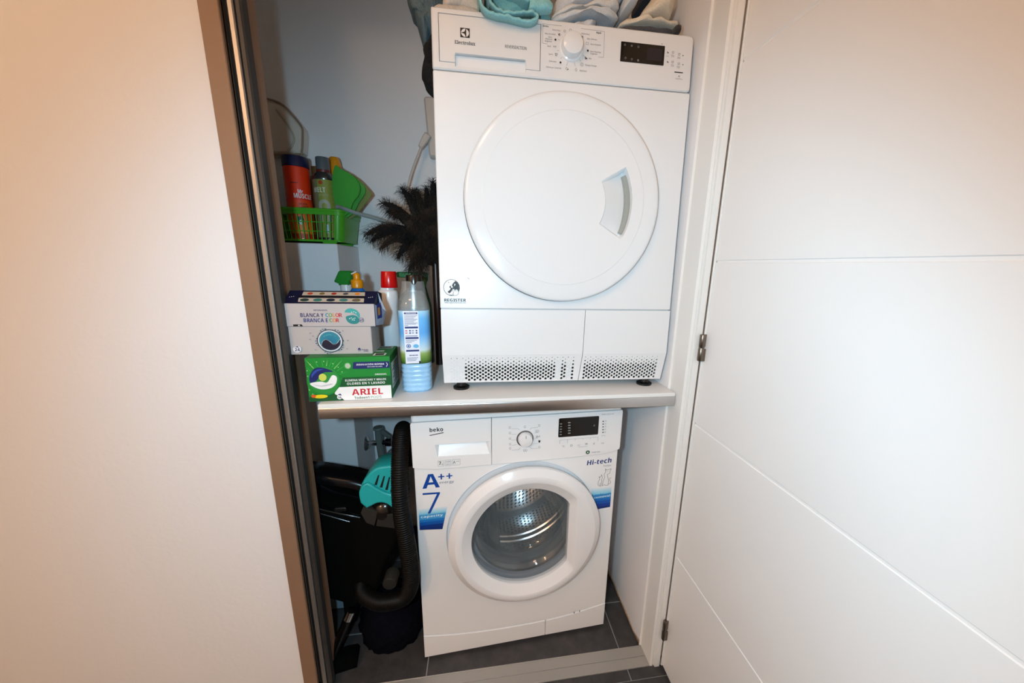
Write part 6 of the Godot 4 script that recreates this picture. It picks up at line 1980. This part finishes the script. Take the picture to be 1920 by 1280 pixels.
func cleaner() -> void:
	var t := thing("vacuum_cleaner", "black vacuum cleaner with teal slotted cover and long ribbed hose", "vacuum cleaner", Vector3.ZERO)
	var black := mat(Color(0.035, 0.034, 0.032), 0.5)
	var gloss := dull(Color(0.035, 0.036, 0.045), 0.22)
	part("lower_housing", pillow(V([-0.470, 0.565, -0.418, 0.549, -0.367, 0.518, -0.309, 0.497, -0.255, 0.476, -0.165, 0.465, -0.158, 0.420, -0.167, 0.377, -0.190, 0.327, -0.211, 0.279, -0.235, 0.207, -0.265, 0.165, -0.290, 0.156, -0.330, 0.166, -0.381, 0.192, -0.430, 0.214, -0.475, 0.260, -0.495, 0.400]), -0.28, -0.100, 0.012), matte(Color(0.050, 0.048, 0.040)), t)
	part("upper_shell", pillow(V([-0.490, 0.545, -0.418, 0.541, -0.367, 0.510, -0.309, 0.488, -0.262, 0.472, -0.200, 0.485, -0.190, 0.550, -0.215, 0.578, -0.2386, 0.5915, -0.2758, 0.6068, -0.3175, 0.6178, -0.354, 0.6274, -0.3808, 0.6334, -0.4133, 0.6314, -0.4353, 0.617, -0.480, 0.585]), -0.175, -0.092, 0.026), gloss, t, "glossy black shell")
	for l in [["rim_line", [Vector3(-0.440, 0.606, -0.108), Vector3(-0.410, 0.621, -0.106), Vector3(-0.378, 0.624, -0.106), Vector3(-0.345, 0.617, -0.106), Vector3(-0.290, 0.601, -0.106), Vector3(-0.240, 0.583, -0.106)], 0.0022], ["seam_line", [Vector3(-0.440, 0.560, -0.096), Vector3(-0.418, 0.550, -0.093), Vector3(-0.367, 0.520, -0.092), Vector3(-0.309, 0.499, -0.092), Vector3(-0.262, 0.481, -0.094)], 0.0032], ["seam_line", [Vector3(-0.417, 0.526, -0.099), Vector3(-0.380, 0.506, -0.098), Vector3(-0.335, 0.485, -0.098), Vector3(-0.293, 0.466, -0.098)], 0.0030]]:
		var b := B.new()
		var r: float = l[2]
		b.tube(curve(l[1], 5), func(_f: float) -> float: return r, 10)
		part(l[0], b.mesh(), mat(Color(0.10, 0.10, 0.10), 0.12), t)
	var btn := B.new()
	btn.prism(rr(-0.330, 0.509, -0.296, 0.521, 0.005, 4), -0.095, -0.088, 0.002)
	part("button", btn.mesh(), black, t)
	# teal cover, a slotted grating above a smooth band
	var tealm := mat(Color(0.14, 0.68, 0.68), 0.4)
	var sh := -0.002
	part("teal_cover", pillow(V([-0.199, 0.656, -0.172, 0.661, -0.145, 0.657, -0.140, 0.620, -0.138, 0.569, -0.136, 0.500, -0.150, 0.501, -0.158, 0.528, -0.174, 0.547, -0.196, 0.552, -0.217, 0.543, -0.229, 0.537, -0.243, 0.556, -0.246, 0.588, -0.237, 0.614, -0.218, 0.640]), -0.14, -0.064, 0.006), tealm, t, "teal cover")
	var band := PackedVector2Array(curve2(V([-0.221, 0.617, -0.212, 0.612, -0.191, 0.594, -0.170, 0.581, -0.138, 0.571]), 5))
	band.append_array(curve2(V([-0.1370, 0.500, -0.150, 0.501, -0.158, 0.528, -0.174, 0.547, -0.196, 0.552, -0.217, 0.543, -0.229, 0.537]), 5))
	band.append_array(curve2(V([-0.2435, 0.556, -0.2455, 0.588, -0.2360, 0.610]), 4))
	part("teal_band", pillow(band, -0.066, -0.055, 0.005, false), tealm, t, "raised teal band")
	for q in [[-0.191, 0.630, -0.201, 0.606], [-0.176, 0.626, -0.187, 0.597], [-0.162, 0.622, -0.173, 0.588], [-0.149, 0.616, -0.160, 0.581], [-0.1405, 0.605, -0.148, 0.577]]:
		var b := B.new()
		b.prism(V([q[0] - 0.0018, q[1] + 0.006, q[2] - 0.0036, q[3], q[2] + 0.0036, q[3] - 0.001, q[0] + 0.0018, q[1] + 0.006]), -0.066, -0.0632, 0.0)
		part("slot", b.mesh(), M.dark, t)
	var d := B.new(axes(Vector3(1, 0, 0), Vector3(0, 0, 1), Vector3(0, -1, 0), Vector3(-0.1900, 0.5050, -0.100)))
	var dome := []
	for i in 11:
		var a := PI / 2 * i / 10.0
		dome.append(Vector2(cos(a) * 0.0445, sin(a) * 0.042))
	d.lathe(dome, 40)
	part("dome", d.mesh(), mat(Color(0.085, 0.065, 0.06), 0.16), t, "glossy dark brown dome")
	part("latch", pillow(V([-0.240, 0.537, -0.2005, 0.5195, -0.2130, 0.4730, -0.236, 0.486, -0.248, 0.519]), -0.12, -0.060, 0.004, false), matte(Color(0.20, 0.19, 0.17)), t)
	part("latch", pillow(V([-0.1985, 0.5185, -0.130, 0.497, -0.132, 0.452, -0.2100, 0.4725]), -0.12, -0.060, 0.004, false), matte(Color(0.19, 0.18, 0.165)), t)
	# ribbed hose: up in front of the machine's left edge, over and back
	var hose := curve([Vector3(-0.149, 0.540, -0.300), Vector3(-0.145, 0.660, -0.230), Vector3(-0.136, 0.730, -0.155), Vector3(-0.1270, 0.748, -0.090), Vector3(-0.1235, 0.715, -0.042), Vector3(-0.1240, 0.640, -0.018), Vector3(-0.1210, 0.560, -0.002), Vector3(-0.1120, 0.480, 0.006), Vector3(-0.1050, 0.400, 0.008), Vector3(-0.1070, 0.330, 0.006), Vector3(-0.1280, 0.275, -0.006), Vector3(-0.1720, 0.243, -0.022), Vector3(-0.2250, 0.226, -0.045), Vector3(-0.2750, 0.220, -0.090), Vector3(-0.3000, 0.235, -0.150)], 52)
	var hb := B.new()
	var N := hose.size()
	hb.tube(hose, func(f: float) -> float: return 0.0224 + 0.0012 * cos(PI / 2 * roundf(f * (N - 1))), 22)
	part("hose", hb.mesh(), dull(Color(0.050, 0.047, 0.042), 0.4), t, "black ribbed hose")
	var sup := B.new()
	sup.box(Vector3(-0.375, 0.0, -0.225), Vector3(-0.335, 0.205, -0.175), 0.008)
	part("stand_foot", sup.mesh(), black, t)
	# round plug of the accessory behind the hose
	var pl := B.new(axes(Vector3(1, 0, 0), Vector3(0, 0, 1), Vector3(0, -1, 0), Vector3(-0.187, 0.258, -0.070)))
	pl.lathe([Vector2(0.021, -0.04), Vector2(0.021, 0.0), Vector2(0.019, 0.003), Vector2(0.0, 0.0035)], 28)
	part("round_plug", pl.mesh(), mat(Color(0.16, 0.155, 0.14), 0.5), t, "grey round plug")
	# telescopic tube leaning in the corner
	t = thing("vacuum_tube", "black tube with chrome ring on the floor below the vacuum cleaner", "vacuum tube", Vector3.ZERO)
	var tb := B.new()
	tb.tube(PackedVector3Array([Vector3(-0.372, 0.014, -0.045), Vector3(-0.320, 0.136, -0.078)]), func(_f: float) -> float: return 0.0145, 20)
	part("pipe", tb.mesh(), mat(Color(0.018, 0.016, 0.018), 0.3), t)
	tb = B.new()
	tb.tube(PackedVector3Array([Vector3(-0.3202, 0.1355, -0.0779), Vector3(-0.3100, 0.1600, -0.0845)]), func(_f: float) -> float: return 0.0152, 24)
	part("chrome_ring", tb.mesh(), M.chrome, t, "chrome ring")
	tb = B.new()
	tb.loft([PackedVector3Array([Vector3(-0.44, 0.002, 0.000), Vector3(-0.29, 0.002, -0.030), Vector3(-0.30, 0.002, -0.095), Vector3(-0.45, 0.002, -0.065)]), PackedVector3Array([Vector3(-0.435, 0.022, -0.005), Vector3(-0.295, 0.022, -0.034), Vector3(-0.305, 0.022, -0.088), Vector3(-0.445, 0.022, -0.062)]), PackedVector3Array([Vector3(-0.415, 0.036, -0.018), Vector3(-0.320, 0.036, -0.040), Vector3(-0.326, 0.036, -0.075), Vector3(-0.422, 0.036, -0.054)])])
	part("floor_nozzle", tb.mesh(), matte(Color(0.03, 0.03, 0.03)), t)
	# soft navy bag on the floor, beside the machine
	t = thing("bag", "dark navy soft bag slumped on the floor left of the washing machine", "bag", Vector3(-0.205, 0.0, -0.155))
	var noise := FastNoiseLite.new()
	noise.seed = 3
	noise.frequency = 9.0
	var bb := B.new()
	var rings: Array = []
	for i in 15:
		var f := i / 14.0
		var y := 0.148 * f
		var s := sqrt(maxf(0.0, 1.0 - pow(f, 3.5))) * (0.92 + 0.08 * sin(f * PI))
		var r := PackedVector3Array()
		for k in 40:
			var a := -TAU * k / 40
			var w := 1.0 + 0.16 * noise.get_noise_3d(cos(a), f * 1.6, sin(a))
			var x := cos(a) * 0.1080 * s * w
			r.append(Vector3(minf(x, 0.1000), y + 0.012 * noise.get_noise_3d(cos(a) * 2.0, 4.0, sin(a) * 2.0) * f, sin(a) * 0.105 * s * w))
		rings.append(r)
	bb.loft(rings)
	part("bag_body", bb.mesh(), bump(matte(Color(0.040, 0.043, 0.075)), 0.04, 0.12, 0.6, 0.5), t)
	# pale box standing in the corner
	t = thing("storage_box", "pale blue grey plastic box low behind the vacuum cleaner", "box", Vector3(-0.4450, 0, -0.275))
	var sb := B.new()
	sb.box(Vector3(-0.075, 0.0, -0.035), Vector3(0.062, 0.110, 0.036), 0.005)
	sb.box(Vector3(-0.078, 0.104, -0.038), Vector3(0.065, 0.118, 0.039), 0.003)
	part("box_body", sb.mesh(), mat(Color(0.55, 0.62, 0.66), 0.5), t)
	# water valve on the column's side
	t = thing("water_valve", "chrome water valve with grey hose on the column's right side", "valve", Vector3(-0.370, 0.497, -0.530))
	var vx := axes(Vector3(0, -1, 0), Vector3(1, 0, 0), Vector3(0, 0, 1))
	var vb := B.new(vx)
	vb.lathe([Vector2(0.031, 0.0), Vector2(0.031, 0.002), Vector2(0.022, 0.010), Vector2(0.011, 0.013), Vector2(0.011, 0.048), Vector2(0.0, 0.049)], 32)
	part("rosette", vb.mesh(), M.chrome, t)
	vb = B.new()
	vb.tube(PackedVector3Array([Vector3(0.052, 0.062, 0), Vector3(0.052, 0.02, 0), Vector3(0.056, -0.04, 0), Vector3(0.060, -0.10, 0), Vector3(0.062, -0.20, 0)]), func(_f: float) -> float: return 0.0145, 20)
	vb.lathe([Vector2(0.0, 0.058), Vector2(0.019, 0.058), Vector2(0.021, 0.062), Vector2(0.019, 0.070), Vector2(0.0, 0.071)], 9, Vector3(0.052, 0, 0))
	part("tap_body", vb.mesh(), mat(Color(0.42, 0.45, 0.43), 0.4), t, "grey tap body")
	vb = B.new(Transform3D(Basis(Vector3(0, 0, 1), -0.75), Vector3(0.066, 0.050, 0.004)) )
	vb.box(Vector3(-0.006, -0.008, -0.008), Vector3(0.042, 0.010, 0.008), 0.004)
	part("lever", vb.mesh(), mat(Color(0.38, 0.41, 0.39), 0.45), t)
	vb = B.new(vx)
	vb.lathe([Vector2(0.0, 0.060), Vector2(0.010, 0.061), Vector2(0.010, 0.076), Vector2(0.0165, 0.077), Vector2(0.0165, 0.100), Vector2(0.0, 0.101)], 10)
	part("screw_cap", vb.mesh(), mat(Color(0.05, 0.03, 0.05), 0.25), t, "black screw cap")
	vb = B.new()
	vb.tube(curve([Vector3(0.062, -0.19, 0.01), Vector3(0.072, -0.10, 0.018), Vector3(0.092, -0.050, 0.020), Vector3(0.120, -0.026, 0.015), Vector3(0.160, -0.035, 0.0), Vector3(0.200, -0.08, -0.02)], 8), func(_f: float) -> float: return 0.0135, 18)
	part("supply_hose", vb.mesh(), mat(Color(0.40, 0.43, 0.43), 0.5), t, "grey supply hose")
